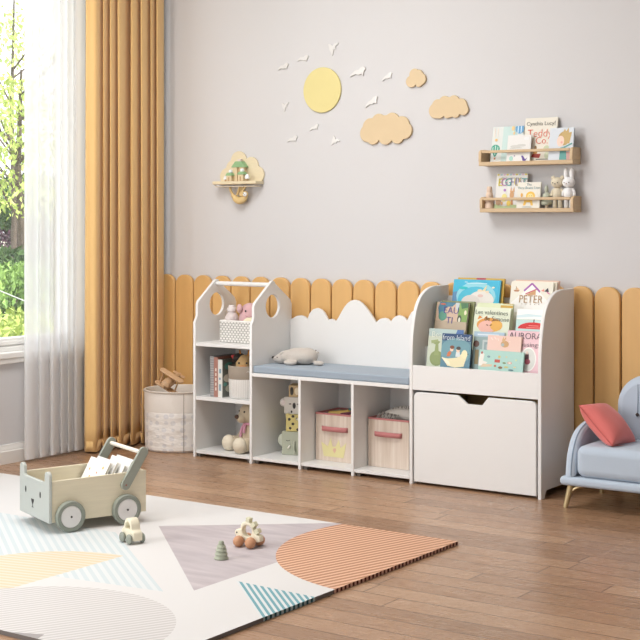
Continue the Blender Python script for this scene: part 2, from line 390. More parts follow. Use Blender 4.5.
# ------------------------------------------------------------------ foam rug
RX0, RX1, RY0, RY1, RT = -4.53, -2.27, 2.535, 4.107, .012
rcx, rcy = (RX0+RX1)/2, (RY0+RY1)/2
def rug_mat():
    m, b, v, x, y, z = pattern('foam_rug_print', .62, .3)
    X_, Y_ = x+rcx, y+rcy
    def hp(p, q):       # 1 on the left of p->q
        return ((Y_-p[1])*(q[0]-p[0]) - (X_-p[0])*(q[1]-p[1])).gt(0)
    def poly(*ps):
        r = hp(ps[0], ps[1])
        for i in range(1, len(ps)): r = r*hp(ps[i], ps[(i+1) % len(ps)])
        return r
    def disc(cx, cy, r): return ((X_-cx)*(X_-cx)+(Y_-cy)*(Y_-cy)).lt(r*r)
    def stripes(d, pitch, duty=.5):
        l = math.hypot(*d); n = (-d[1]/l/pitch, d[0]/l/pitch)
        return (X_*n[0]+Y_*n[1]+100).frac().lt(duty)
    base = lin('D9D7D5')
    wv = noise(v, 5, 4, (1, 5, 1))
    mauve = ramp(wv, [(.35, lin('B3AAAD')), (.6, lin('BFB6B8')), (.75, lin('C9C1C1'))])
    c = mixc(base, mauve, poly((-3.251,3.712),(-2.587,3.112),(-2.60,3.536),(-2.60,4.24)))
    lb = poly((-3.306,3.552),(-4.6,3.552),(-4.6,2.80),(-3.3,2.975),(-2.666,3.065))
    st = stripes((.797,-.604), .0265)
    c = mixc(c, lin('D6DADA'), lb); c = mixc(c, lin('C8D1D3'), lb*st)
    ye = disc(-3.05, 2.96, .36)*X_.lt(-3.056+0)
    c = mixc(c, lin('DDD2C0'), ye); c = mixc(c, lin('D9C7A5'), ye*stripes((.97,.232), .028))
    gd = disc(-2.744, 2.594, .402)
    c = mixc(c, lin('D6D3D1'), gd); c = mixc(c, lin('C2BEBB'), gd*stripes((.47,.88), .021))
    tb = poly((-2.567,3.279),(-2.279,3.017),(-2.2,2.98),(-2.2,3.264))
    s2 = stripes((-2.279+2.567,3.017-3.279), .0172)
    c = mixc(c, lin('D6DADA'), tb); c = mixc(c, lin('6B9FA9'), tb*s2)
    og = disc(-2.192, 3.934, .572)
    so = stripes((.29,.953), .025)
    c = mixc(c, lin('DFB699'), og); c = mixc(c, lin('B27E60'), og*so)
    c = mixc(c, lin('9C9795'), poly((-2.75,2.53),(-2.63,2.53),(-2.645,2.572)))
    X.nt.links.new(c, b.inputs['Base Color'])
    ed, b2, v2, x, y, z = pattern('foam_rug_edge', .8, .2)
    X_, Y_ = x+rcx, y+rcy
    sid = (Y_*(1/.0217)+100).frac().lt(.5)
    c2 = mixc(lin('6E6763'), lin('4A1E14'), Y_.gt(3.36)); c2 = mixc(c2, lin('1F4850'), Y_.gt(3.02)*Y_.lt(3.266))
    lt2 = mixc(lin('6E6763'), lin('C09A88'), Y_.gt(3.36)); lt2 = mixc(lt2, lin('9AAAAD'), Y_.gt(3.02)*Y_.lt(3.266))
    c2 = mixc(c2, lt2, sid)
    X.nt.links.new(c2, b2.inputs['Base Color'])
    return m, ed
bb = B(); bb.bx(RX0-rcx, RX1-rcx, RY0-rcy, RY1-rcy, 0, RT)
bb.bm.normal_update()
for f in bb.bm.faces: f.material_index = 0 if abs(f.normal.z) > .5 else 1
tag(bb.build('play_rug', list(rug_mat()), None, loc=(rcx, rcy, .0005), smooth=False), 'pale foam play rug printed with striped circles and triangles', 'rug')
# ================================================================== storage row along the wall
YF, YR = 4.95, 5.256
def Q(name, me, m, parent, W=True): return link(name, me, m, parent, W)
# --- house-shaped shelf
hs = thing('house_shelf', 'white open shelf with two house-shaped sides and a top rail', 'shelf', (-3.958, 5.10, 0))
hprof = [(YF,0),(YR,0),(YR,.70),(5.245,.722)] + [(5.127,.800)] + [(5.109+.021*math.cos(math.radians(a)), .792+.021*math.sin(math.radians(a))) for a in (40,65,90,115,140)] + [(4.974,.716),(4.967,.700),(4.967,.652),(4.962,.638),(YF,.620)]
for xx in (-4.119, -3.792):
    Q('side_panel', flat(hprof, .014, 'yz', xx, [circle(5.108, .697, .053)], .0018), white, hs)
for z0, z1 in ((.510,.526), (.262,.278), (.017,.031)):
    B().bx(-4.112, -3.799, YF+.003, YR-.008, z0, z1).build('shelf_board', white, hs, W=True, bevel=.0012)
B().bx(-4.112, -3.799, YR-.008, YR-.002, .017, .515).build('back_panel', white, hs, W=True)
B().cyl((-4.118, 5.109, .793), (-3.793, 5.109, .793), .0105, seg=20).build('top_rail', white, hs, W=True)
footm = mat('grey_glide', '6B655F', .7)
for xx in (-4.100, -3.812): B().bx(xx-.008, xx+.008, YF+.012, YF+.05, .0005, .017).build('foot', footm, hs, W=True, bevel=.002)
# --- bench
be = thing('storage_bench', 'low white bench with three open cubbies and a cloud-cut backrest', 'bench', (-3.375, 5.10, 0))
B().bx(-3.784, -2.968, YF, YR-.002, .390, .406).build('seat', white, be, W=True, bevel=.0015)
B().bx(-3.784, -2.968, YF+.004, YR-.008, .017, .031).build('bottom_board', white, be, W=True, bevel=.0015)
B().bx(-3.784, -2.968, YR-.010, YR-.004, .017, .392).build('back_panel', white, be, W=True)
for xx in (-3.5235, -3.2475): B().bx(xx-.0065, xx+.0065, YF-.001, YR-.010, .0005, .392).build('divider', white, be, W=True, bevel=.0012)
bt = [(-3.784,.630),(-3.771,.634),(-3.747,.646),(-3.724,.650),(-3.703,.645),(-3.687,.633),(-3.680,.648),(-3.672,.664),(-3.655,.680),(-3.632,.687),(-3.610,.681),(-3.593,.668),(-3.579,.648),(-3.570,.634),(-3.557,.640),(-3.547,.640),(-3.535,.634),(-3.527,.631),(-3.512,.652),(-3.497,.676),(-3.482,.697),(-3.465,.715),(-3.447,.727),(-3.427,.731),(-3.407,.728),(-3.389,.719),(-3.370,.703),(-3.352,.683),(-3.330,.657),(-3.313,.634),(-3.302,.644),(-3.288,.652),(-3.270,.656),(-3.255,.654),(-3.243,.647),(-3.236,.641),(-3.225,.655),(-3.210,.666),(-3.193,.671),(-3.175,.667),(-3.161,.658),(-3.152,.648),(-3.142,.668),(-3.130,.686),(-3.110,.700),(-3.085,.708),(-3.06,.706),(-3.035,.697),(-3.015,.680),(-3.004,.665),(-2.990,.672),(-2.968,.674)]
Q('cloud_backrest', flat([(-2.968,.392),(-3.784,.392)]+bt, .014, 'xz', YR-.009, bevel=.0018), white, be)
for xx in (-3.765, -3.5, -3.225): B().bx(xx-.008, xx+.008, YF+.012, YF+.05, .0005, .017).build('foot', footm, be, W=True, bevel=.002)
# --- seat cushion
cush = mat('blue_grey_felt', '98A5B2', .85, bump=.15, bscale=600, sheen=.15)
cu_ = thing('bench_cushion', 'flat blue-grey seat cushion along the white bench', 'cushion', (-3.375, 5.10, .4065))
B().bx(-3.783, -2.970, YF+.004, YR-.018, .4065, .4385).build('pad', cush, cu_, W=True, bevel=.007, seg=4)
cup = [(-3.776,YF+.0045),(-2.977,YF+.0045)]
B().tube([(-3.776,YF+.0075,.4345),(-2.977,YF+.0075,.4345)], .0022, 8).build('piping', cush, cu_, W=True)
# --- book case
bc = thing('book_case', 'white bookcase with curved sides, tiered book display and big drawer', 'bookcase', (-2.667, 5.10, 0))
arc = smooth_curve([(4.950,.470,0),(4.951,.545,0),(4.960,.632,0),(4.985,.718,0),(5.020,.766,0),(5.066,.795,0),(5.120,.809,0),(5.175,.811,0)], 5)
cprof = [(YF,0),(4.985,0),(4.985,.012),(5.0,.030),(5.215,.030),(5.23,.012),(5.23,0),(YR,0),(YR,.811)]+[(a,b_) for a,b_,_ in arc][::-1]
for xx in (-2.9585, -2.3755): Q('side_panel', flat(cprof, .015, 'yz', xx, bevel=.0018), white, bc)
xa, xb = -2.951, -2.383
B().bx(xa, xb, YF+.001, YF+.015, .389, .490).build('front_board', white, bc, W=True, bevel=.0015)
B().bx(xa, xb, YF+.015, YR-.01, .395, .407).build('deck_board', white, bc, W=True, bevel=.001)
for y, z0, z1 in ((5.055,.407,.560), (5.145,.407,.640)): B().bx(xa, xb, y, y+.010, z0, z1).build('tier_divider', white, bc, W=True, bevel=.001)
for y0, y1, z in ((5.065,5.145,.500), (5.155,YR-.01,.600)): B().bx(xa, xb, y0, y1, z-.01, z).build('tier_board', white, bc, W=True)
B().bx(xa, xb, YR-.01, YR-.002, .395, .765).build('back_panel', white, bc, W=True)
# drawer
r = .022
do = rrect(-2.944, -2.390, .011, .381, r, 7, 'ab')
# order starts at top right corner arc; insert the finger notch along the top edge
notch = [(-2.600,.381),(-2.629,.348),(-2.696,.348),(-2.738,.381)]
dof = do[:8]+notch+do[8:]
dr = Q('drawer', flat(dof, .016, 'xz', YF+.008, bevel=.0022), white, bc)
inb = B()
inb.bx(-2.936, -2.926, YF+.017, 5.22, .02, .30); inb.bx(-2.408, -2.398, YF+.017, 5.22, .02, .30); inb.bx(-2.926, -2.408, 5.21, 5.22, .02, .26); inb.bx(-2.926, -2.408, YF+.017, 5.21, .02, .03)
inb.build('drawer_box', white, dr, W=True)
# ================================================================== sofa
sofam = mat('powder_blue_cloth', 'B9C6D4', .85, bump=.2, bscale=450, sheen=.2, spec=.25)
goldm = mat('pale_gold_leg', 'C2AE84', .35, metal=.55)
darkm = mat('dark_button', '3A302C', .5)
so = thing('toddler_sofa', 'small powder blue sofa with rounded arm and pale gold legs', 'sofa', (-1.86, 5.0, 0))
sx0, sx1 = -2.243, -1.475
B().bx(sx0, sx1, 4.842, 5.235, .089, .123).build('base_rail', sofam, so, W=True, bevel=.014, seg=5)
arm = smooth_curve([(4.848,.122,0),(4.853,.165,0),(4.866,.212,0),(4.895,.259,0),(4.94,.292,0),(5.0,.310,0),(5.07,.318,0),(5.20,.320,0)], 5)
ap = [(a,b_) for a,b_,_ in arm]+[(5.225,.30),(5.225,.122)]
for s_, xx in ((1, -2.204), (-1, -1.514)):
    am = Q('arm', flat(ap, .042, 'yz', xx, bevel=.014), sofam, so)
    B().tube([(xx+s_*.006, a-.0005, b_+.0005) for a, b_, _ in arm[1:-2]], .0024, 8).build('piping', mat('blue_piping','8FA1B5',.85), am, W=True)
B().bx(-2.182, -1.536, 4.846, 5.16, .122, .243).build('seat_cushion', sofam, so, W=True, bevel=.034, seg=6)
bo = rrect(-2.135, -1.583, .20, .490, .125, 10, 'ab')
bk = Q('backrest', flat(bo, .085, 'xz', 5.165, bevel=.028), sofam, so)
for xx in (-2.043, -1.675):
    B().sph((xx, 5.119, .338), (.007,.006,.007)).build('button', darkm, bk, W=True)
    B().tube([(xx, 5.1212, .338),(xx+.002, 5.1215, .40),(xx+.001,5.123,.455)], .0016, 6).build('tuft_seam', mat('blue_seam','74859A',.9), bk, W=True)
for xx, yy, dx, dy in ((-2.212,4.884,-.018,-.014), (-1.506,4.884,.018,-.014), (-2.212,5.20,-.018,.012), (-1.506,5.20,.018,.012)):
    lg = B().cyl((xx+dx, yy+dy, .0005), (xx, yy, .092), 0.0088, .0130, 14).build('leg', goldm, so, W=True)
    s_ = 1 if dx < 0 else -1
    B().tube(smooth_curve([(xx+dx*.4, yy+dy*.4, .052),(xx+s_*.012, yy, .072),(xx+s_*.04, yy+.004, .084),(xx+s_*.065, yy+.006, .091)], 4), .005, 8).build('leg_brace', goldm, lg, W=True)
# pillow: puffed square leaning on the arm
def pillow_mesh(s, t, n=16):
    bb = B(); 
    def P(i, j, sg):
        u, v = 2*i/n-1, 2*j/n-1
        pin = .08
        du = u*(1-pin*(1-v*v)*u*u*1.2); dv = v*(1-pin*(1-u*u)*v*v*1.2)
        e = max(0, (1-u**2)*(1-v**2))**.42
        wr = .10*math.sin(5*u+3*v)*e*.35+.08*math.sin(7*v-2*u)*e*.3
        return Vector((du*s/2, dv*s/2, sg*t/2*e*(1+wr)))
    for sg in (1, -1):
        g = [[bb.bm.verts.new(P(i, j, sg)) for j in range(n+1)] for i in range(n+1)]
        for i in range(n):
            for j in range(n):
                q = (g[i][j], g[i+1][j], g[i+1][j+1], g[i][j+1]); bb.bm.faces.new(q if sg > 0 else q[::-1])
    bmesh.ops.remove_doubles(bb.bm, verts=bb.bm.verts, dist=1e-5); bb._m(); return bb
a_ = math.radians(34.6); Rv = Vector((math.cos(a_), math.sin(a_), 0)); Fv = Vector((-math.sin(a_), math.cos(a_), 0)); Uv = Vector((0,0,1))
pu = (.116*Rv-.15*Uv-.1056*Fv).normalized(); pv = (.135*Rv-.015*Uv+.1695*Fv); pv = (pv-pu*pv.dot(pu)).normalized(); pn = pu.cross(pv)
if pn.z < 0: pn = -pn; pu, pv = pv, pu
pil = thing('throw_pillow', 'coral pink square pillow leaning on the blue sofa arm', 'pillow', PILLOW, rot=Matrix((pu, pv, pn)).transposed().to_euler())
coral = mat('coral_cloth', 'DC7873', .8, bump=.2, bscale=400, sheen=.25, spec=.2)
pl = pillow_mesh(.208, .098).build('pillow_body', coral, pil, sub=1)
B().tube([(-.1,-.1,0),(0,-.1015,0),(.1,-.1,0),(.1015,0,0),(.1,.1,0),(0,.1015,0),(-.1,.1,0),(-.1015,0,0),(-.1,-.1,0)], .0014, 6).build('seam', mat('coral_seam','B85853',.8), pil)
# ================================================================== laundry basket and plane
canv = mat('white_canvas', 'EBE5DD', .9, bump=.2, bscale=500)
def canvas_print():
    m, b, v, x, y, z = pattern('printed_canvas', .9, .2)
    vo = X.nt.nodes.new('ShaderNodeTexVoronoi'); vo.inputs['Scale'].default_value = 26; vo.inputs['Randomness'].default_value = .35
    mp = X.nt.nodes.new('ShaderNodeMapping'); mp.inputs['Scale'].default_value = (1,1,1.15); X.nt.links.new(v, mp.inputs[0]); X.nt.links.new(mp.outputs[0], vo.inputs['Vector'])
    c = mixc(lin('E9E4DE'), lin('D8D5D4'), X(vo.outputs['Distance']).lt(.36)); X.nt.links.new(c, b.inputs['Base Color'])
    bumpto(b, noise(v, 9, 3, (1,1,2.2)), .8, .02); return m
bk_ = thing('laundry_basket', 'round white canvas basket with cloud print beside the curtain', 'basket', (-4.335, 5.095, 0))
R_ = .163
B().lathe([(0,.002),(R_-.012,.001),(R_-.003,.010),(R_-.001,.09),(R_,.188)], seg=48).build('lower_body', canvas_print(), bk_)
B().lathe([(R_,.188),(R_+.0015,.192),(R_+.001,.27),(R_+.003,.280),(R_+.001,.286),(R_-.005,.284),(R_-.007,.27),(R_-.009,.02),(0,.012)], seg=48).build('upper_band', canv, bk_)
B().tube([((R_+.004)*math.cos(2*PI*k/40), (R_+.004)*math.sin(2*PI*k/40), .281) for k in range(41)], .0035, 8).build('rim', mat('taupe_trim','B7A99B',.8), bk_)
ang = math.atan2(-5.095, 4.335)+.14
for a in (ang,): B().tube([((R_+.001)*math.cos(a), (R_+.001)*math.sin(a), z/10) for z in (.05,.5,1,1.5,2,2.5,2.8)], .0014, 6).build('seam', mat('taupe_seam','8E8278',.9), bk_)
plw = mat('beech_wood', 'CDA984', .55, var=.12, vscale=12, stretch=(1,1,8))
S_ = (.82*Rv-.48*Uv-.25*Fv).normalized(); G_ = (.5*Rv+.75*Uv-.45*Fv); G_ = (G_-S_*G_.dot(S_)).normalized(); A_ = G_.cross(S_)
tp = thing('toy_plane', 'beige wooden toy biplane sticking out of the canvas basket', 'toy plane', (-4.360, 5.072, .324), rot=Matrix((S_, A_, G_)).transposed().to_euler())
tp.scale = (1.18,1.18,1.18)
B().lathe([(0,-.070),(.008,-.069),(.012,-.04),(.019,.0),(.021,.03),(.018,.055),(.010,.062),(0,.064)], seg=20, M=Euler((PI/2,0,0)).to_matrix().to_4x4()).build('fuselage', plw, tp)
for z in (-.030, .034): link('wing', flat(rrect(-.056,.056,-.035,-.006,.013), .006, 'xy', z, bevel=.002), plw, tp)
for xx in (-.036, .036): B().cyl((xx,-.02,-.029),(xx,-.02,.033), .0032, seg=10).build('strut', plw, tp)
link('tail_fin', flat(rrect(-.028,.028,.050,.066,.007), .004, 'xy', .004, bevel=.001), plw, tp)
B().cyl((0,-.064,0),(0,-.072,0),.006,seg=14).build('nose', plw, tp, bevel=.002)
# ================================================================== play cart
ply = mat('pale_plywood', 'E4DAC0', .5, var=.05, vscale=9, stretch=(10,1,10)); sage = mat('grey_sage_paint', '989C90', .5); face = mat('pale_sage_paint', 'B8BCB6', .5); tyre = mat('sage_tyre', '8C9186', .7); whub = mat('white_hub', 'E3E0DD', .5); inkm = mat('soft_black', '32302E', .6)
ct = thing('push_cart', 'wooden push cart with a grey bear face, four wheels and tilted handle', 'toy cart', (-3.600, 3.451, RT+.0006), rz=math.radians(-22))
hw = .1285
ol = [(-.1355,.035),(.1355,.035)] 
def ear(x0, x1, zb, zt): return [(x1, zb)]+[((x0+x1)/2+(x1-x0)/2*math.cos(math.radians(a)), zt-.016+.016*math.sin(math.radians(a))) for a in range(0, 181, 20)]+[(x0, zb)]
ol += ear(.095,.1355,.174,.2105)+[(.088,.170),(-.088,.170)]+ear(-.1355,-.095,.174,.2105)
fp = link('front_plate', flat(ol, .012, 'xz', .006, bevel=.002), face, ct)
for u in (-.077, .057): B().sph((u, -.0002, .122), (.0056,.0016,.0115)).build('eye', inkm, fp)
nz_ = flat([(-.012,.097),(.012,.097),(.009,.088),(.0012,.079),(.0012,.072),(.006,.069),(.006,.067),(0,.069),(-.006,.067),(-.006,.069),(-.0012,.072),(-.0012,.079),(-.009,.088)], .002, 'xz', -.0004, bevel=.0003)
nz_.transform(Matrix.Translation((-.012,0,0))); link('nose', nz_, inkm, fp)
for s_ in (-1, 1):
    link('side_board', flat([(.012,.035),(.372,.035),(.372,.182),(.012,.178)], .010, 'yz', s_*(hw-.005), bevel=.0012), ply, ct)
B().bx(-hw+.0102, hw-.0102, .362, .372, .035, .182).build('rear_board', ply, ct, bevel=.001)
B().bx(-hw+.0102, hw-.0102, .0122, .3618, .040, .048).build('floor_board', ply, ct)
for yy in (.076, .289):
    B().cyl((-.143, yy, .0535), (.143, yy, .0535), .006, seg=12).build('axle', sage, ct)
    for s_ in (-1, 1):
        M = Matrix.Translation((s_*.1300, yy, .0535)) @ Euler((0, s_*PI/2, 0)).to_matrix().to_4x4()
        wh = B().lathe([(.038,.0),(.0505,.0),(.0535,.004),(.0535,.018),(.0505,.0225),(.040,.0225),(.038,.020)], seg=40, M=M).lathe([(.038,.0),(.038,.020)], seg=40, M=M).build('wheel', tyre, ct)
        B().lathe([(0,.001),(.0382,.001),(.0382,.019),(.036,.0215),(0,.0215)], seg=36, M=M).build('hub', whub, wh)
        B().lathe([(0,.0205),(.0035,.0205),(.0035,.024),(0,.0245)], seg=14, M=M).build('hub_pin', inkm, wh)
hp0, hp1, hr = Vector((.288,.139)), Vector((.358,.250)), .0175
d = (hp1-hp0).normalized(); n_ = Vector((-d.y, d.x)); ho = []
for k in range(13): t = -PI/2+PI*k/12; ho.append(tuple(hp1 + hr*(d*math.cos(t)+n_*math.sin(t))))
for k in range(13): t = PI/2+PI*k/12; ho.append(tuple(hp0 + hr*(d*math.cos(t)+n_*math.sin(t))))
for s_ in (-1, 1):
    h_ = link('handle_arm', flat(ho, .012, 'yz', s_*(hw+.0065), bevel=.002), sage, ct)
    B().sph((s_*(hw+.0126), hp0.x, hp0.y), (.0015,.0032,.0032)).build('screw', mat('copper_screw','A4574A',.4), h_)
gp = hp1-d*.004
B().cyl((-hw-.001, gp.x, gp.y), (hw+.001, gp.x, gp.y), .0072, seg=16).build('handle_rod', mat('cream_rod','EDE6D8',.5), ct)
# books in the cart
cm_ = MW['push_cart']
def inv(v): return tuple(cm_ @ Vector(v))
dots = [('e',.2,.75,.03,.03,'E2A25A'),('e',.35,.6,.035,.03,'E4B45E'),('e',.6,.72,.03,.025,'D98A6B'),('e',.5,.45,.03,.03,'E4B45E'),('e',.75,.5,.025,.02,'C8C06B'),('e',.22,.4,.03,.03,'D98A6B'),('e',.8,.85,.04,.03,'E6C26A')]
for k, (lab, xx, yy, tl, wd_) in enumerate((
    ('white book with orange dots leaning in the cart, front of the pile', -.020, .178, .50, .165),
    ('white book just behind the dotted one in the cart', -.016, .203, .50, .165),
    ('thin white book leaning in the middle of the cart pile', .012, .232, .46, .165),
    ('white book second from the back of the cart pile', .016, .252, .45, .165),
    ('white dotted book at the back of the cart pile, nearest the handle', .020, .272, .44, .165))):
    book(lab, wd_, .178 if k != 2 else .165, .011, inv((xx, yy, .0485+.011*math.sin(tl))), 'EFEDE8', dots if k in (0, 4) else [('r',.1,.8,.9,.84,'D9D6CF')], tilt=tl, rz=math.radians(-22), group='white books in the push cart')
# ================================================================== toys on the rug
def tw(o_, name, p, ax, r, t, m):
    d = Vector(ax).normalized(); return B().sph((0,0,0), (r,r,t), M=Matrix.Translation(p) @ d.to_track_quat('Z','Y').to_matrix().to_4x4()).build(name, m, o_)
tz = RT+.0006
car = thing('toy_car', 'small cream wooden toy car with grey wheels on the rug by the cart', 'toy car', (-3.160, 3.474, tz), rz=math.radians(-19))
crm = mat('cream_wood', 'EAE3CB', .5, var=.03, vscale=15)
co_ = smooth_curve([(-.040,.014,0),(-.040,.032,0),(-.037,.043,0),(-.028,.050,0),(-.021,.066,0),(-.008,.081,0),(.009,.081,0),(.022,.068,0),(.027,.047,0),(.038,.040,0),(.041,.030,0),(.041,.012,0)], 4)
hole = [(a,b_) for a,b_,_ in smooth_curve([(-.017,.048,0),(-.013,.060,0),(-.004,.069,0),(.006,.069,0),(.014,.060,0),(.017,.048,0)],4)]
link('car_body', flat([(a,b_) for a,b_,_ in co_], .036, 'xz', 0, [hole], .0035), crm, car)
for xx in (-.022, .024):
    for s_ in (-1, 1): tw(car, 'wheel', (xx, s_*.0245, .0170), (0,s_,0), .0170, .0085, tyre)
    B().cyl((xx,-.022,.0170),(xx,.022,.0170),.003,seg=8).build('axle', tyre, car)
di = thing('dinosaur_toy', 'cream wooden dinosaur toy rolling on brown ball wheels', 'toy', (-2.800, 3.652, tz), rz=math.radians(2))
spm = mat('pale_sage_wood', 'D3D0B4', .55); brw = mat('clay_brown', 'C08D69', .5)
db = smooth_curve([(-.050,.032,0),(-.054,.040,0),(-.051,.050,0),(-.040,.055,0),(-.031,.056,0),(-.030,.068,0),(-.022,.079,0),(-.008,.082,0),(.006,.078,0),(.016,.068,0),(.022,.054,0),(.030,.044,0),(.044,.040,0),(.047,.030,0),(.042,.020,0),(.0,.018,0),(-.030,.020,0),(-.042,.026,0)], 4)
link('dinosaur_body', flat([(a,b_) for a,b_,_ in db[:-1]], .024, 'xz', 0, [circle(-.005,.052,.0195)], .003), crm, di)
for p, an in (((-.004,.086),.15), ((.017,.073),.85), ((.031,.053),1.0)):
    B().bx(-.008,.008,-.010,.010,-.007,.009, Matrix.Translation((p[0],0,p[1])) @ Euler((0,an,0)).to_matrix().to_4x4()).build('spike', spm, di, bevel=.002)
for s_ in (-1, 1): B().sph((-.045, s_*.0125, .043), (.0028,.001,.0028)).build('eye', inkm, di)
for xx in (-.028, .020):
    for s_ in (-1, 1): B().sph((xx, s_*.026, .0185), .0185).build('wheel', brw, di)
st = thing('stacking_tree', 'small grey-green stacked cone tree standing on the mauve triangle', 'toy', (-2.771, 3.464, tz))
grn = mat('grey_green_paint', 'A7AC98', .6)
prev = 0
for k, (r_, z0, z1) in enumerate(((.0235,0,.013),(.0212,.0132,.025),(.0185,.0252,.036),(.0150,.0362,.046),(.0095,.0462,.057))):
    B().lathe([(0,z0),(r_*.92,z0),(r_,z0+.003),(r_*.74,z1),(0,z1)], seg=28).build('tree_ring', grn, st)
# ================================================================== picture books in the bookcase
BG = 'picture books in the white bookcase'
def band(shapes, v0):
    f = lambda v: v0+(1-v0)*v; k = 1-v0; o = []
    for s in shapes:
        if s[0] == 'e': o.append(('e', s[1], f(s[2]), s[3], s[4]*k, s[5]))
        elif s[0] == 'r': o.append(('r', s[1], f(s[2]) if s[2] > 0 else 0, s[3], f(s[4]), s[5]))
        elif s[0] == 'p': o.append(('p', [(u, f(v)) for u, v in s[1]], s[2]))
        else: o.append(('l', (s[1][0], f(s[1][1])), (s[2][0], f(s[2][1])), s[3], s[4]))
    return o
def bb_(label, xc, w, ztop, zb, y, tilt, t, cover, shapes=(), titles=(), roll=0, v0=0):
    h = (ztop-zb)/math.cos(tilt)
    if zb == z1: xc -= .010
    elif zb == z2: xc -= .008
    else: xc -= .004
    shapes = band(shapes, v0); titles = [(q[0], q[1], q[2], v0+(1-v0)*q[3], *q[4:]) for q in titles]
    return book(label, w, h, t, (xc, y, zb), cover, shapes, titles, tilt=tilt, roll=roll, group=BG)
T3, T2, T1 = .20, .20, .16
yb3, yb2, yb1 = 5.160, 5.070, 4.972
z3, z2, z1 = .601, .501, .4085
# back tier
bb_('blue picture book with a white unicorn, back row of the bookcase', -2.783, .222, .838, z3, yb3, T3, .012, '2FA9CC',
    [('r',0,0,1,1,'3FB2D2'),('p',[(0,.55),(.3,.62),(.5,.4),(0,.2)],'5F8FB8'),('e',.5,.42,.42,.5,'8FD0DE'),('e',.5,.30,.38,.46,'4DBBD4'),('e',.62,.28,.27,.34,'E3DED6'),('e',.40,.20,.20,.26,'DAD3CC'),('p',[(.62,.60),(.70,.60),(.72,.82)],'E8D9A8'),('e',.58,.62,.05,.05,'EBD8B8'),('e',.74,.58,.04,.05,'EBD8B8'),('e',.60,.44,.06,.05,'DDBEB6'),('r',.28,.86,.72,.88,'CDEAF0'),('r',.24,.9,.3,.92,'CDEAF0'),('e',.22,.7,.10,.05,'2AC0C8'),('e',.86,.74,.03,.03,'E9E3C8')], v0=0.50)
bb_('yellow-edged book pressed behind the blue unicorn book', -2.772, .222, .845, z3, yb3+.0135, T3, .010, 'C9A23C', [('r',.4,.97,.6,1,'B8474A')])
bb_('cream book with PETER in a white triangle, back row of the bookcase', -2.527, .191, .835, z3, yb3, T3, .010, 'E7E2D2',
    [('r',.02,.02,.98,.98,'E6E2D4'),('p',[(0,.25),(.5,.93),(1,.25),(1,0),(0,0)],'F1EFEA'),('l',(.32,.70),(.5,.95),.035,'A05CA8'),('l',(.5,.95),(.70,.68),.035,'A05CA8'),('p',[(.36,.56),(.60,.75),(.60,.58)],'C79A6C'),('l',(.36,.60),(.62,.77),.02,'C25A6E'),('p',[(.07,.72),(.22,.72),(.19,.67),(.10,.67)],'B9835A'),('l',(.13,.72),(.13,.84),.012,'8E6B4F'),('p',[(.14,.73),(.21,.73),(.14,.82)],'E2BE96'),('p',[(.72,.72),(.79,.78),(.80,.69)],'E08A7C'),('p',[(.80,.70),(.88,.82),(.91,.68)],'3F3A44'),('l',(.86,.68),(.93,.62),.02,'D37FA0')]+
    [('e',.3+.1*k,.27,.012,.012,'9A8C7C') for k in range(5)],
    [('PETER', .047, .5, .42, 'B08A5A', .85)], v0=0.47)
for k, (lab, dx, z) in enumerate((('first cream book tucked directly behind the PETER book', .006, .838), ('pinkish book last in the stack behind the PETER book', .011, .842))):
    bb_(lab, -2.527+dx, .197, z, z3, yb3+.0112+.0112*k, T3, .010, ('E9E0CF','D9B5A2')[k])
# middle tier
bb_('small green and blue animal picture book with EAU TI on its cover', -2.851, .150, .744, z2, yb2, T2, .012, 'C9B8A6',
    [('r',0,0,.75,1,'D6BBA4'),('p',[(.1,1),(.62,1),(.5,.86),(.3,.84),(.26,.6),(.2,.45),(.1,.5),(.05,.8)],'4D7F96'),('e',.22,.52,.13,.16,'5F9A86'),('p',[(.60,1),(.78,1),(.72,.72),(.62,.78)],'C5CFD2'),('p',[(.72,1),(1,1),(1,.3),(.72,.36),(.70,.6)],'86A860'),('p',[(.75,1),(1,1),(1,.86),(.8,.80)],'4E7A55'),('e',.76,.45,.07,.14,'56614F'),('e',.76,.42,.035,.09,'DCDCCB'),('e',.93,.68,.04,.08,'E9E3C4'),('e',.2,.93,.09,.03,'C8674C'),('r',0,0,1,.36,'8A9A7A'),('r',0,0,1,.36,'BFAE98')],
    [('EAU', .040, .48, .72, '4A4C9A'), ('TI', .040, .46, .38, '4A4C9A')], roll=.02, v0=0.50)
for k, (lab, dx, z, w_) in enumerate((('dark green book just behind the EAU TI book', -.004, .745, .158), ('olive green book at the end of the pile behind the EAU TI book', .014, .749, .158))):
    bb_(lab, -2.851+dx, w_, z, z2, yb2+.0132+.0132*k, T2, .012, ('6F7A5C','8A8F62')[k])
bb_('pale green book titled in dark script with a sleeping orange cat', -2.660, .164, .730, z2, yb2, T2, .010, 'DDE3CB',
    [('r',0,0,1,1,'DFE5CE'),('e',.45,.34,.36,.27,'E09A4A'),('e',.38,.26,.24,.24,'EBB7A8'),('e',.64,.32,.17,.19,'E8B056'),('p',[(.10,.52),(.14,.68),(.24,.60)],'D98C3E'),('p',[(.28,.60),(.36,.68),(.38,.58)],'D98C3E'),('l',(.36,.34),(.42,.32),.015,'7A4A3A'),('l',(.46,.32),(.52,.35),.015,'7A4A3A'),('r',.12,.66,.24,.672,'B9C0A8'),('r',.68,.66,.9,.672,'B9C0A8')],
    [('Les valentines', .027, .48, .80, '2F4238'), ('de Simone', .027, .64, .57, '2F4238')], roll=.015, v0=0.53)
bb_('pale green book with a yellow corner band behind the sleeping cat book', -2.655, .166, .747, z2, yb2+.0115, T2, .011, 'D3DBB6', [('r',.66,.93,1,.97,'C9A24A'),('r',.74,.99,1,1,'C9A24A')])
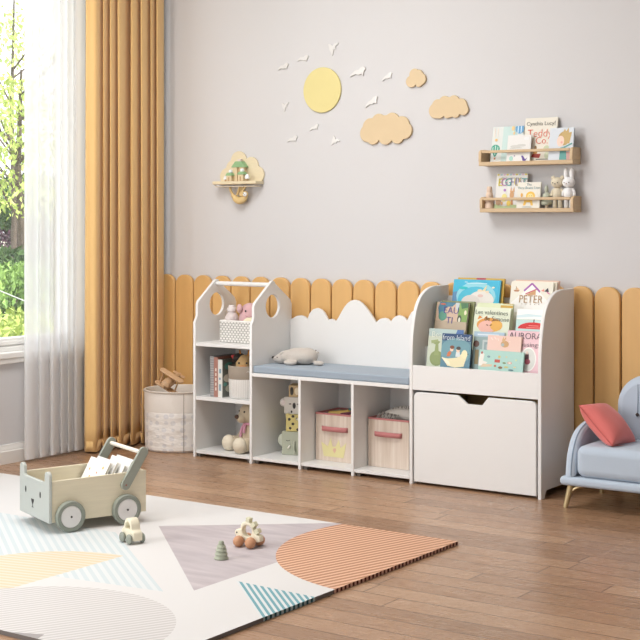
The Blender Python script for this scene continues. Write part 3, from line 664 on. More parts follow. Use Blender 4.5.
bb_('white book with a red umbrella dome, middle row by the right panel', -2.467, .158, .729, z2, yb2, T2, .010, 'EDF0EE',
    [('r',0,0,1,1,'F0F2F0'),('p',[(0,.72),(.3,.80),(.7,.76),(1,.82),(1,.66),(.5,.70),(0,.62)],'CFE3E6'),('r',0,.56,1,.575,'B9C4AA'),('r',0,0,1,.555,'BFDCD8'),('p',[(.06,.18)]+[(.5+.44*math.cos(math.radians(a)),.18+.28*math.sin(math.radians(a))) for a in range(180,-1,-15)],'D22A2A'),('r',.485,.46,.515,.58,'4A3A38'),('r',.36,.30,.64,.33,'E98A80'),('r',.30,.22,.70,.25,'E98A80')], v0=0.58)
# front tier
bb_('pale green book with a long-necked dragon, front left of the bookcase', -2.822, .162, .640, z1, yb1+.012, T1, .011, 'C9D2BC',
    [('r',0,0,1,1,'C8D1BE'),('r',0,.8,1,1,'B3C6C2'),('p',[(.78,.88),(1,.88),(1,1),(.82,1)],'5474A8'),('e',.28,.22,.20,.20,'8C9A66'),('p',[(.20,.30),(.34,.30),(.30,.60),(.36,.66),(.20,.70),(.12,.62),(.22,.58)],'94A26C'),('p',[(.10,.60),(.30,.66),(.28,.72),(.08,.68)],'9DAA76'),('l',(.44,.3),(.52,.56),.06,'AAB7A2'),('e',.6,.62,.04,.06,'9A8558')],
    [('Bea', .034, .24, .84, 'E6EBDD')], roll=.01, v0=0.33)
bb_('dusk blue book with two children riding a white bird, front row', -2.762, .136, .624, z1, yb1, T1, .0105, '3F5F7A',
    [('r',0,0,1,1,'5B8496'),('r',0,.80,1,1,'2F4B73'),('e',.5,.52,.55,.36,'6F9AA4'),('p',[(.03,.32),(.25,.30),(.55,.34),(.72,.46),(.84,.50),(.90,.42),(.80,.10),(.5,.06),(.25,.10)],'E7DCB4'),('p',[(.03,.34),(.3,.22),(.35,.12),(.2,.16)],'F0E8CC'),('e',.80,.44,.10,.12,'EFE3B8'),('p',[(.20,.36),(.30,.36),(.36,.46),(.30,.52),(.22,.46)],'C9744A'),('e',.36,.56,.06,.06,'EBCDB2'),('e',.37,.62,.075,.05,'7A4A34'),('p',[(.50,.36),(.66,.36),(.64,.50),(.52,.50)],'D8DEDC'),('e',.58,.54,.06,.06,'EBCDB2'),('e',.59,.60,.075,.05,'4A4642'),('e',.92,.45,.015,.02,'3A3A3A')],
    [('from Island', .031, .5, .885, 'DCE6EC', .92)], v0=0.33)
bb_('grey-blue book showing a window, behind the blush pink book', -2.628, .138, .636, z1, yb1+.0245, T1, .010, '8FA8AC',
    [('r',0,0,1,1,'8FA6A6'),('r',0,.86,1,1,'A9C2D2'),('r',.30,.40,.72,.78,'B7C3C2'),('r',.36,.46,.66,.72,'8DA0A2'),('r',.42,.52,.60,.66,'A6B4B4'),('e',.10,.66,.10,.09,'6A5048'),('r',.08,.1,.2,.5,'8A7B56'),('r',.12,.90,.82,.94,'D6E2EA')], v0=0.36)
bb_('blush pink book with a small brown rabbit, behind the mint book', -2.554, .150, .625, z1, yb1+.0125, T1, .010, 'E6C6B8',
    [('r',0,0,1,1,'E7C7BA'),('e',.52,.60,.12,.16,'C9A070'),('e',.48,.78,.05,.07,'D2AC80'),('p',[(.44,.82),(.50,.82),(.47,.97)],'D2AC80'),('p',[(.50,.82),(.55,.84),(.54,.97)],'C99E6E'),('e',.46,.56,.05,.08,'A9B4B2'),('l',(.10,.88),(.16,.76),.02,'F2DED4'),('l',(.2,.92),(.26,.8),.02,'F2DED4'),('l',(.3,.86),(.34,.74),.02,'F2DED4'),('e',.66,.74,.02,.02,'F0DCCB')], roll=.012, v0=0.62)
bb_('mint green book dotted with tiny drawings, lowest in the front row', -2.556, .198, .566, z1, yb1, T1, .0105, 'A9CFC6',
    [('r',0,0,1,1,'ABD0C7'),('p',[(.0,.25),(.14,.30),(.2,.44),(.10,.5),(.12,.8),(.04,.9),(0,.6)],'E6E3DA'),('p',[(.04,.2),(.3,.26),(.32,.36),(.1,.36)],'D9C2A4'),('e',.06,.86,.02,.06,'B2503E'),('e',.22,.7,.035,.05,'7C9AA0'),('r',.36,.46,.48,.60,'C0564A'),('e',.46,.72,.03,.06,'D9C77A'),('e',.58,.46,.04,.04,'7E8F62'),('e',.70,.48,.05,.06,'DCA08A'),('e',.70,.48,.03,.04,'E9E0D2'),('e',.50,.24,.05,.06,'8E6E50'),('e',.38,.3,.03,.05,'B9785C'),('e',.63,.28,.05,.04,'C9BE74'),('e',.74,.16,.06,.04,'5D7F86'),('e',.84,.62,.02,.04,'DDE3A6'),('e',.62,.74,.02,.03,'E7D39A'),('e',.82,.3,.03,.03,'E7D39A')], roll=.012, v0=0.45)
bb_('pink book with ORA in dark letters and an oval portrait, front right', -2.466, .158, .647, z1, yb1+.0245, T1, .010, 'DFB6BE',
    [('r',0,0,1,1,'E1BAC2'),('r',.02,.02,.98,.98,'E6C3C9'),('e',.62,.30,.22,.30,'F0EEE8'),('e',.62,.30,.19,.27,'D9DAD4'),('e',.58,.34,.06,.12,'6A4A52'),('e',.60,.24,.08,.07,'A85868'),('e',.58,.46,.035,.04,'E7CFC2')],
    [('AURORA', .036, .50, .87, '4A4148', .98), ('musings', .026, .62, .66, '5A4C54', 1.2)], v0=0.34)
# ================================================================== things in the house shelf
wk = bpy.data.materials.get('x')
def wicker():
    m, b, v, x, y, z = pattern('white_wicker', .8, .2)
    row = X.op('FLOOR', z*(1/.0108)); u = ((x+y)*(1/.0185)+row*.5+100).frac(); w_ = (z*(1/.0108)+10).frac()
    d = X.op('MAXIMUM', u.lt(.26), w_.lt(.20))
    c = mixc(lin('E2DFDA'), lin('A19E98'), d); X.nt.links.new(c, b.inputs['Base Color']); ch = d*-1.0
    bumpto(b, ch.v, .5, .003); return m
wkm = wicker()
ex, ey = -3.918, 5.105
wb = thing('wicker_basket', 'small white woven basket on the top of the house shelf', 'basket', (ex, ey, .5265))
wx, wy, wh_ = .118, .072, .098
bb = B(); t_ = .006
bb.bx(-wx, wx, -wy, -wy+t_, 0, wh_); bb.bx(-wx, wx, wy-t_, wy, 0, wh_); bb.bx(-wx, -wx+t_, -wy+t_, wy-t_, 0, wh_); bb.bx(wx-t_, wx, -wy+t_, wy-t_, 0, wh_)
bb.build('woven_sides', wkm, wb, bevel=.002)
B().bx(-wx+t_, wx-t_, -wy+t_, wy-t_, .0005, .006).build('base', wkm, wb)
rim = [(-wx,-wy),(wx,-wy),(wx,wy),(-wx,wy),(-wx,-wy)]
B().tube([(a*.98, b_*.97, wh_) for a, b_ in rim], .0045, 8).build('rim', mat('white_wicker_rim','E9E6E1',.8), wb)
B().tube(smooth_curve([(-wx,-.02,wh_),(-wx-.004,-.02,wh_+.035),(-wx-.002,.0,wh_+.048),(-wx-.004,.02,wh_+.035),(-wx,.02,wh_)],5), .003, 8).build('handle', mat('rope','A89C8C',.9), wb)
bt_ = thing('bottle', 'pale pink rounded baby bottle standing in the white wicker basket', 'bottle', (-4.022, 5.106, .534))
pinkp = mat('pale_pink_plastic', 'D9CDCA', .45)
B().lathe([(0,0),(.030,0),(.034,.006),(.0345,.09),(.032,.106),(.022,.122),(.018,.126),(.018,.132),(0,.132)], seg=28).build('body', pinkp, bt_)
B().lathe([(0,.1322),(.021,.1322),(.0215,.137),(.0205,.147),(.015,.150),(.015,.156),(.013,.160),(0,.160)], seg=28).build('cap', mat('milky_plastic','E6DEDC',.4), bt_)
pk = mat('dusty_pink_knit', 'D3A9AC', .9, bump=.4, bscale=260, sheen=.3); cream = mat('cream_knit', 'E5DCBE', .9, bump=.4, bscale=260)
pb = thing('plush_mouse', 'dusty pink plush mouse with a cream belly peeping out of the basket', 'plush toy', (-3.918, 5.110, .534))
B().lathe([(0,0),(.045,.002),(.052,.04),(.052,.09),(.050,.118),(.044,.145),(.030,.164),(.012,.172),(0,.173)], seg=28).build('body', pk, pb, sub=1)
fdir = Vector((.55,-.83,0))
B().sph((fdir.x*.038, fdir.y*.038, .075), (.036,.030,.038)).build('belly', cream, pb)
for a, s_ in ((-1.10, 1), (1.25, 1)):
    d_ = Vector((fdir.x*math.cos(a)-fdir.y*math.sin(a), fdir.x*math.sin(a)+fdir.y*math.cos(a), 0))
    B().sph((d_.x*.052, d_.y*.052, .148), (.020,.012,.021), rot=(0,0,math.atan2(d_.y,d_.x)+PI/2)).build('ear', pk, pb)
for a in (-.38, .42):
    d_ = Vector((fdir.x*math.cos(a)-fdir.y*math.sin(a), fdir.x*math.sin(a)+fdir.y*math.cos(a), 0))
    B().sph((d_.x*.0468, d_.y*.0468, .138), .0042).build('eye', inkm, pb)
B().tube([tuple(Vector((fdir.x*math.cos(a)-fdir.y*math.sin(a), fdir.x*math.sin(a)+fdir.y*math.cos(a), 0))*.0505+Vector((0,0,.118-.012*math.cos(a*3.2)+.004))) for a in (-.35,-.25,-.12,0,.12,.25,.35)], .0012, 6).build('smile', mat('rose_thread','A97479',.9), pb)
# books standing on the middle shelf, spines to the front
def spine_book(label, x, t, h, dep, cover, spine, shapes=(), y0=4.985):
    o = thing('standing_book', label, 'book', (x, y0, .2785), group='books standing on the middle shelf')
    c_ = paint(cover, .5)
    B().bx(-t/2,-t/2+.002,.0,dep,0,h).bx(t/2-.002,t/2,.0,dep,0,h).build('cover', c_, o, bevel=.0005, seg=1)
    B().bx(-t/2,t/2,-.002,0,0,h).build('spine', paint(spine, .5), o, bevel=.0004, seg=1)
    B().bx(-t/2+.002,t/2-.002,.0005,dep-.004,.002,h-.003).build('pages', paint('EFE9DD', .8), o)
    if shapes:
        a_o = art('cover_art', dep, h, shapes, o)
        a_o.data.transform(Matrix.Translation((t/2+.0002,0,0)) @ Matrix.Rotation(PI/2, 4, 'Z'))
    return o
b0 = spine_book('grey spiral-bound book, leftmost of the books on the middle shelf', -4.0405, .022, .185, .16, '8D8B8C', '9A9899')
for k in range(16): B().tube([(-.011+.022*q/6, -.003-.003*math.sin(PI*q/6), .012+.0108*k) for q in range(7)], .0011, 5).build('spiral_ring', mat('wire_ring','D2D0CE',.4,metal=.5), b0)
b1 = spine_book('brick red book with a cream spine title on the middle shelf', -4.0175, .023, .182, .16, '8F6152', 'A9786A')
for k in range(5): B().bx(-.003,.003,-.0028,-.002,.03+.022*k,.044+.022*k).build('spine_lettering', paint('EADFD2'), b1)
b2 = spine_book('book with a white spine and dark cover of coloured spots on the middle shelf', -3.993, .025, .172, .15, '6D706A', 'DCDBD5',
    [('e',.30,.82,.20,.10,'5E9A8E'),('e',.62,.66,.16,.07,'B7A648'),('e',.28,.50,.24,.11,'C9BFB0'),('e',.66,.42,.18,.09,'A9897A'),('e',.40,.22,.26,.11,'C7C4B4'),('e',.84,.84,.14,.07,'C9BFB0'),('e',.82,.16,.12,.08,'5E9A8E'),('e',.12,.34,.09,.05,'5E9A8E'),('e',.55,.94,.1,.04,'A9897A')])
B().bx(-.006,.006,-.0026,-.002,.03,.06).bx(-.006,.004,-.0026,-.002,.08,.09).bx(-.005,.006,-.0026,-.002,.11,.13).build('spine_lettering', paint('7F9AA6'), b2)
spine_book('small pale book standing at the end of the row by the fabric basket', -4.000, .018, .182, .10, 'D9D6D0', 'D2CFC9', y0=5.142)
# fabric basket with a plush cow
fb = thing('fabric_basket', 'round fabric basket with a taupe band and striped white body', 'basket', (-3.902, 5.048, .2785))
def pleat():
    m, b, v, x, y, z = pattern('pleated_white_cloth', .9, .2)
    an = X.op('ARCTAN2', y, x); f_ = (an*(52/6.283)+20).frac()
    c = mixc(lin('E8E5E0'), lin('B5AFA8'), f_.lt(.12)); X.nt.links.new(c, b.inputs['Base Color']); return m
B().lathe([(0,.001),(.066,.001),(.070,.006),(.073,.088)], seg=44).build('striped_body', pleat(), fb)
B().lathe([(.073,.088),(.0745,.090),(.0752,.146),(.0735,.148),(.072,.146),(.070,.01),(0,.01)], seg=44).build('taupe_band', mat('taupe_felt','A89C8E',.9,bump=.2,bscale=500), fb)
for k, pts in enumerate(([(-.012,0),(-.006,.006),(0,-.002)], [(.0,.004),(.005,.009),(.008,0)], [(.010,.002),(.014,.006),(.018,-.004)])):
    a0 = -.62
    B().tube([(.0762*math.cos(a0+p[0]/.076), .0762*math.sin(a0+p[0]/.076), .122+p[1]) for p in pts], .0011, 6).build('stitched_mark', paint('EDE8E0'), fb)
tanp = mat('tan_plush','C6A676',.9,bump=.4,bscale=240); blackp = mat('black_plush','2E2826',.9,bump=.4,bscale=240); orp = mat('orange_plush','C9853F',.9); redp = mat('red_plush','B2393C',.9)
cw = thing('plush_cow', 'plush cow with a black patch and orange muzzle in the fabric basket', 'plush toy', (-3.902, 5.048, .290))
B().sph((0,0,.06),(.05,.05,.06)).sph((.008,-.012,.142),(.040,.040,.044)).build('body', tanp, cw, remesh=.004)
f2 = Vector((.45,-.89,0))
B().sph((.008-.026,-.012-.004,.168),(.026,.034,.024)).build('dark_patch', blackp, cw)
B().sph((.008+f2.x*.036,-.012+f2.y*.036,.124),(.026,.018,.016),rot=(0,0,.47)).build('muzzle', orp, cw)
for s_ in (-1,1):
    p_ = Vector((.008,-.012,0))+f2*.036+Vector((.89,.45,0))*s_*.018
    B().sph((p_.x,p_.y,.150),.0045).build('eye', inkm, cw)
    p_ = Vector((.008,-.012,0))+Vector((.89,.45,0))*s_*.044
    B().sph((p_.x,p_.y,.172),(.018,.008,.011),rot=(0,-s_*.5,.47)).build('ear', redp if s_ < 0 else tanp, cw)
    p_ = Vector((.008,-.012,0))+Vector((.89,.45,0))*s_*.018
    B().cyl((p_.x,p_.y,.178),(p_.x+.004*s_,p_.y,.206),.006,.003,10).build('horn', orp, cw)
# teddy bear
ted = mat('oatmeal_plush','CDBDA2',.95,bump=.6,bscale=170,sheen=.3); ivory = mat('ivory_plush','E3D9C4',.95,bump=.6,bscale=170)
tb_ = thing('teddy_bear', 'oatmeal teddy bear with a pink scarf sitting on the lowest shelf', 'plush toy', (-3.885, 5.095, .0315), rz=math.radians(-24))
# local: faces -y
B().lathe([(0,0),(.040,.001),(.052,.02),(.055,.05),(.050,.09),(.040,.12),(.030,.132),(0,.136)], seg=24).build('body', ted, tb_, sub=1)
hd = B().sph((0,-.012,.171),(.060,.056,.052)).sph((0,-.060,.153),(.030,.028,.024)).build('head', ted, tb_, remesh=.004)
B().sph((0,-.088,.160),(.0125,.009,.010)).build('nose', mat('brown_nose','5A4236',.7), hd)
for s_ in (-1,1):
    B().sph((s_*.023,-.061,.183),.0045).build('eye', inkm, hd)
    B().sph((s_*.044,.004,.214),(.018,.010,.017)).build('ear', ted, tb_)
    B().tube(smooth_curve([(s_*.030,-.010,-.0+.038),(s_*.045,-.05,.036),(s_*.052,-.085,.036)],4), [.028,.028,.029,.030,.031,.032,.032,.033,.034][:9], 16).build('leg', ted, tb_, sub=1)
    B().sph((s_*.053,-.100,.0365),(.036,.032,.0365)).build('foot', ivory, tb_)
    B().tube(smooth_curve([(s_*.038,-.004,.116),(s_*.058,-.02,.085),(s_*.054,-.045,.055)],4), .0165, 12).build('arm', ted, tb_, sub=1)
scm = mat('pink_scarf','D79FB4',.9,bump=.3,bscale=300)
B().tube([(.040*math.cos(2*PI*k/20), -.004+.038*math.sin(2*PI*k/20), .127) for k in range(21)], .008, 8).build('scarf_loop', scm, tb_)
for xx, z_ in ((-.010,.066),(.014,.086)): B().tube(smooth_curve([(xx*.3,-.045,.124),(xx,-.058,.10),(xx*1.3,-.061,z_)],4), .0062, 8).build('scarf_end', scm, tb_)
# ================================================================== cubbies
def animal_box(label, x, y, z, s, h, rz, col, build):
    o = thing('animal_box', label, 'storage box', (x, y, z), rz=rz, group='nesting animal boxes in the left cubby')
    m_ = paint(col, .6)
    B().bx(-s/2,s/2,-s/2,s/2,.0004,h).build('box_body', m_, o, bevel=.0025)
    build(o, s, h, m_); return o
def eyes(o, s, h, u, v, r=.004):
    for s_ in (-1,1): B().sph((s_*u, -s/2, v), (r,.0012,r)).build('eye', inkm, o)
def bear_(o, s, h, m_):
    B().sph((-s*.32,-s/2,h*.5),(s*.10,.002,h*.36)).build('dark_patch', inkm, o); B().sph((0,-s/2,h*.5),(s*.16,.0022,h*.32)).build('muzzle', paint('EADCC2'), o)
def koala_(o, s, h, m_):
    for s_ in (-1,1): 
        e_ = B().sph((s_*(s/2+.004), -s/2+.006, h*.66), (.019,.005,.019)).build('ear', paint('D2CDC5'), o)
        B().sph((s_*(s/2+.004), -s/2+.0015, h*.66), (.012,.0026,.012)).build('inner_ear', paint('E4D9D6'), e_)
    B().sph((0,-s/2,h*.50),(.0075,.002,.014)).build('nose', inkm, o); eyes(o, s, h, .019, h*.60, .003)
    for s_ in (-1,1): B().tube([(s_*.013,-s/2-.0006,h*.60),(s_*.019,-s/2-.0006,h*.57),(s_*.025,-s/2-.0006,h*.60)], .0012, 6).build('eyelid', inkm, o)
    B().sph((-.012,-s/2,h*.14),(.004,.001,.006)).build('spot', inkm, o)
def leopard_(o, s, h, m_):
    rn = random.Random(5); sp = [(.18,.2),(.5,.12),(.82,.25),(.3,.45),(.66,.42),(.14,.72),(.46,.74),(.84,.7),(.3,.9),(.68,.92)]
    for u, v in sp:
        B().sph((s*(u-.5),-s/2,h*v),(s*.055*rn.uniform(.7,1.2),.0008,s*.06)).build('spot', paint('3C342C'), o)
    for u, v in sp[:8]:
        B().sph((s/2,s*(u-.5),h*(v*.9+.05)),(.0008,s*.06*rn.uniform(.8,1.4),s*.06)).build('spot', paint('3C342C'), o)
    for s_ in (-1,1): B().sph((s_*(s/2-.008),-s/2+.004,h-.003),(.010,.004,.0085)).build('ear', m_, o)
    B().sph((.0,-s/2-.0005,h*.72),(.006,.0016,.005)).build('nose', paint('E6E0C8'), o)
def eleph_(o, s, h, m_):
    for s_ in (-1,1): B().sph((s_*(s/2+.004),-s/2+.008,h*.62),(.016,.006,.026)).build('ear', paint('BCC0B0'), o)
    B().tube(smooth_curve([(0,-s/2-.001,h*.60),(.001,-s/2-.008,h*.40),(.004,-s/2-.010,h*.22),(.010,-s/2-.012,h*.14)],4), [.008,.0078,.0076,.0074,.0072,.007,.0066,.0062,.006,.0058,.0055,.005,.005], 12).build('trunk', m_, o)
    B().cyl((-.020,-s/2-.001,h*.40),(-.026,-s/2-.012,h*.30),.0042,.003,10).build('tusk', paint('EFEBE0'), o)
    for s_ in (-1,1): B().tube([(s_*.030-.010,-s/2-.0006,h*.64),(s_*.030,-s/2-.0006,h*.60),(s_*.030+.010,-s/2-.0006,h*.64)], .0013, 6).build('closed_eye', inkm, o)
AX, AY = -3.680, 5.150
animal_box('sage green elephant box, lowest of the stacked animal boxes', AX+.014, AY-.003, .0315, .122, .1045, math.radians(14), 'A8AB98', eleph_)
animal_box('yellow spotted leopard box, second lowest of the stacked animal boxes', AX+.010, AY, .1365, .106, .0765, math.radians(30), 'D3C37F', leopard_)
animal_box('pale grey koala box near the top of the animal boxes', AX+.004, AY, .2135, .096, .0765, math.radians(16), 'D3CEC6', koala_)
animal_box('small tan bear box, topmost of the stacked animal boxes', AX+.012, AY, .2905, .080, .053, math.radians(24), 'C9AF84', bear_)
# fabric bins
def bincloth():
    m, b, v, x, y, z = pattern('slub_linen', .9, .2)
    c = ramp(noise(v, 60, 3, (1,1,.05)), [(.3, lin('C9B7A6')), (.55, lin('DACBBD')), (.75, lin('E3D7CA'))]); X.nt.links.new(c, b.inputs['Base Color']); return m
linen = bincloth(); rose = mat('rose_webbing','C17C7B',.8,bump=.2,bscale=500)
def fabric_bin(label, x, crown):
    o = thing('fabric_bin', label, 'storage bin', (x, 5.055, .0315), group='linen storage bins in the bench cubbies')
    w, dp, h = .204, .185, .208; t = .004
    bb = B(); bb.bx(-w/2,w/2,0,t,0,h); bb.bx(-w/2,w/2,dp-t,dp,0,h); bb.bx(-w/2,-w/2+t,t,dp-t,0,h); bb.bx(w/2-t,w/2,t,dp-t,0,h); bb.build('bin_sides', linen, o, bevel=.0015)
    B().bx(-w/2+t,w/2-t,t,dp-t,.0005,.005).build('bin_base', linen, o)
    bb = B(); e = .0012
    bb.bx(-w/2-e,w/2+e,-e,t+e,h-.006,h+.002); bb.bx(-w/2-e,w/2+e,dp-t-e,dp+e,h-.006,h+.002); bb.bx(-w/2-e,-w/2+t+e,t,dp-t,h-.006,h+.002); bb.bx(w/2-t-e,w/2+e,t,dp-t,h-.006,h+.002)
    bb.build('rim_binding', rose, o, bevel=.001)
    hz = .143
    hc = [( -.068,-.001),(-.060,-.010),(-.03,-.014),(0,-.015),(.03,-.014),(.060,-.010),(.068,-.001)]
    bb = B(); r0 = [bb.bm.verts.new((a,b_,hz-.0105)) for a,b_ in hc]; r1 = [bb.bm.verts.new((a,b_,hz+.0105)) for a,b_ in hc]
    for i in range(6): bb.bm.faces.new((r0[i],r0[i+1],r1[i+1],r1[i]))
    bb._m(); bb.build('handle', rose, o, solid=.003, sharp=180)
    if crown:
        cr = [(-.058,.020),(.046,.020),(.060,.086),(.030,.062),(.022,.098),(.004,.066),(-.012,.066),(-.022,.104),(-.036,.064),(-.072,.082)]
        c_ = link('crown_print', flat(cr, .0016, 'xz', -.0010, bevel=.0004), mat('soft_yellow_felt','DCD39C',.9), o)
        link('heart_print', flat([(-.010,.050),(-.006,.058),(-.002,.059),(.002,.059),(.006,.058),(.008,.050),(.0,.036)], .001, 'xz', -.0022, bevel=.0003), mat('pale_rose_felt','D8B09A',.9), c_)
    return o
fabric_bin('linen bin with a yellow crown print in the middle cubby', -3.408, True)
fabric_bin('plain linen bin with a rolled throw in the right cubby', -3.133, False)
# toys in the crown bin
for lab, c_, x, y, z, rx, rz_, L, r_ in (
    ('mustard yellow wooden peg lying in the crown bin', 'D2B061', -3.423, 5.10, .236, 0, 20, .08, .014),
    ('teal wooden peg lying in the crown bin', '4E7F7C', -3.370, 5.145, .246, 0, -30, .07, .013),
    ('plum wooden peg lying in the crown bin', '7C3F52', -3.363, 5.095, .237, 0, 50, .07, .012),
    ('lime wooden peg lying in the crown bin', 'B4C23E', -3.330, 5.10, .233, 0, 80, .06, .012)):
    a = math.radians(rz_); d = Vector((math.cos(a), math.sin(a), .1))*L/2
    o = thing('toy_peg', lab, 'toy', (x, y, z), group='coloured pegs in the crown bin')
    B().cyl(-d, d, r_, r_*.9, 16).build('peg_body', paint(c_, .5), o, bevel=.003)
    B().sph(tuple(d*1.15), r_*1.05).build('peg_head', paint(c_, .5), o)
    B().cyl((0,0,-(z-.038)+r_*.3),(0,0,0),.004,seg=8).build('peg_stem', paint(c_, .5), o)
th = thing('knit_throw', 'grey and white patterned throw folded into the right linen bin', 'throw', (-3.122, 5.145, .040))
def knit():
    m, b, v, x, y, z = pattern('patterned_knit', .95, .2)
    d1 = ((x+z)*55).frac().lt(.28); d2 = ((x-z+y)*55+50).frac().lt(.28)
    c = mixc(lin('D9D4CC'), lin('8A847E'), X.op('MAXIMUM', d1, d2)); X.nt.links.new(c, b.inputs['Base Color']); return m
kn = knit(); plainkn = mat('pale_knit','D5CFC7',.95,bump=.5,bscale=200)
for k, (y, z, r_, mm) in enumerate(((-.02,.205,.032,plainkn),(.022,.212,.030,kn),(.0,.165,.045,plainkn))):
    B().tube(smooth_curve([(-.075,y+.01,z-.022),(-.045,y,z),(.02,y-.006,z+.012),(.078,y,z+.004)],5), [r_*.6]+[r_*(.8+.03*math.sin(q*1.7)) for q in range(1,16)], 14).build('fold', mm, th, sub=1)
for q in range(9): B().tube(smooth_curve([(-.070+q*.011,-.045,.222-.001*q),(-.074+q*.011,-.066,.214),(-.078+q*.011,-.075,.200)],3), .0022, 6).build('fringe', kn, th)
B().bx(-.085,.085,-.06,.06,.001,.13).build('folded_part', plainkn, th, bevel=.02, seg=4)
# polar bear plush
pw = mat('off_white_plush','C6BEB5',.95,bump=.5,bscale=200,sheen=.3)
po = thing('plush_polar_bear', 'off-white plush polar bear lying flat on the blue-grey cushion', 'plush toy', (-3.655, 5.105, .4385))
bd = B().sph((.012,.018,.037),(.085,.050,.038)).sph((.040,.026,.038),(.058,.046,.038)).sph((-.035,.006,.032),(.062,.042,.032)).sph((-.074,-.006,.023),(.036,.028,.023)).sph((-.100,-.012,.019),(.016,.014,.014)).sph((.000,-.042,.012),(.034,.020,.0125),rot=(0,0,.15)).sph((.115,.015,.011),(.030,.017,.0115),rot=(0,0,-.15)).build('body', pw, po, remesh=.0035)
B().sph((-.1145,-.016,.027),(.006,.007,.0055)).build('nose', inkm, po)
for p_ in ((-.080,-.031,.030),(-.098,.004,.031)): B().sph(p_,(.0035,.0025,.0025)).build('eye', inkm, po)
for p_ in ((-.078,.022,.046),(-.057,-.024,.046)): B().sph(p_,(.010,.006,.010)).build('ear', pw, po)
B().sph((.098,.030,.056),(.008,.007,.006)).build('tail', pw, po)
B().tube([(.088,.028,.066),(.094,.03,.0655)],.0025,6).build('tail_tag', mat('grey_tag','8B8580',.8), po)
# ================================================================== wall decorations
peach = mat('peach_wood','D5BE99',.6,var=.03,vscale=9); sunm = mat('sun_yellow_wood','DCCF90',.6,var=.02,vscale=9); silver = mat('silver_mirror_card','DAD8D6',.4,metal=.25)
WD = YB-.0002
def wall_flat(name, outl, th_, m_, loc, label, cat, group=None, bevel=.002):
    o = link(name, flat(outl, th_, 'xz', -th_/2, bevel=bevel), m_, None, loc=loc); return tag(o, label, cat, group)
wall_flat('sun_disc', circle(0,0,.105,56), .009, sunm, (-3.640, WD, 1.690), 'flat round yellow sun disc mounted on the wall', 'wall decoration')
def cl(cs): return puffs(cs, (0,0))
cA = [(-.095,-.018,.040),(-.080,.010,.040),(-.036,.030,.038),(.034,.032,.038),(.084,.012,.040),(.100,-.012,.038),(-.066,-.036,.034),(.0,-.034,.038),(.062,-.036,.034),(0,0,.06)]
cB = [(-.064,-.012,.034),(-.054,.010,.028),(-.020,.024,.027),(.026,.024,.027),(.060,.006,.030),(.072,-.012,.026),(-.044,-.026,.021),(-.006,-.026,.021),(.034,-.026,.021),(0,0,.045)]
cC = [(-.024,-.012,.026),(-.006,.018,.026),(.014,.016,.022),(.026,-.004,.026),(.016,-.020,.018),(-.018,-.020,.018)]
CG = 'peach clouds on the wall'
wall_flat('cloud_plaque', cl(cA), .012, peach, (-3.294, WD, 1.499), 'largest peach wooden cloud on the wall, lowest of the three', 'wall decoration', CG)
wall_flat('cloud_plaque', cl(cB), .012, peach, (-2.972, WD, 1.579), 'wide peach wooden cloud on the wall nearest the book ledges', 'wall decoration', CG)
wall_flat('cloud_plaque', cl(cC), .012, peach, (-3.137, WD, 1.714), 'smallest peach wooden cloud, topmost of the three on the wall', 'wall decoration', CG)
gull = [(-.032,-.012,0),(-.026,-.001,0),(-.012,.010,0),(.004,.011,0),(.012,.019,0),(.026,.021,0),(.034,.013,0),(.027,.006,0),(.022,-.011,0),(.013,-.004,0),(.004,-.008,0),(-.010,-.004,0),(-.020,-.008,0)]
swoop = [(-.024,.022,0),(-.008,.020,0),(.002,.012,0),(.014,.024,0),(.032,.026,0),(.034,.018,0),(.019,.010,0),(.020,-.006,0),(.008,-.006,0),(.006,-.022,0),(.000,-.034,0),(-.006,-.020,0),(-.015,-.006,0),(-.018,.006,0)]
bird_me = {k: flat([(a,b_) for a,b_,_ in v], .006, 'xz', -.014, bevel=.0012, name=k) for k, v in (('gull',gull),('swoop',swoop))}
for me in bird_me.values(): me.materials.append(silver)
for lab, kind, x, z, s_, an in (
    ('silver bird at the far left above the sun', 'gull', -3.865, 1.808, .95, 0), ('silver bird just above left of the sun', 'gull', -3.751, 1.840, .95, -6),
    ('swooping silver bird highest on the wall above the sun', 'swoop', -3.585, 1.878, .95, 0), ('large silver gull to the right of the sun', 'gull', -3.444, 1.757, 1.25, 0),
    ('silver bird between the sun and the smallest cloud', 'gull', -3.289, 1.728, .85, 12), ('silver gull right above the largest cloud', 'gull', -3.371, 1.619, 1.1, 14),
    ('small swooping silver bird left of the sun', 'swoop', -3.857, 1.624, .7, 0), ('small silver bird just under the sun', 'gull', -3.688, 1.516, .8, 6),
    ('small silver bird lowest on the left under the sun', 'gull', -3.812, 1.466, .9, 0), ('small silver bird left of the largest cloud', 'swoop', -3.575, 1.454, .75, -40)):
    o = bpy.data.objects.new('bird_ornament', bird_me[kind]); C.objects.link(o); o.location = (x, WD+.011*s_, z); o.scale = (s_*1.02, s_, s_*1.05); o.rotation_euler = (0, math.radians(-an), 0)
    tag(o, lab, 'wall decoration', 'silver birds on the wall')
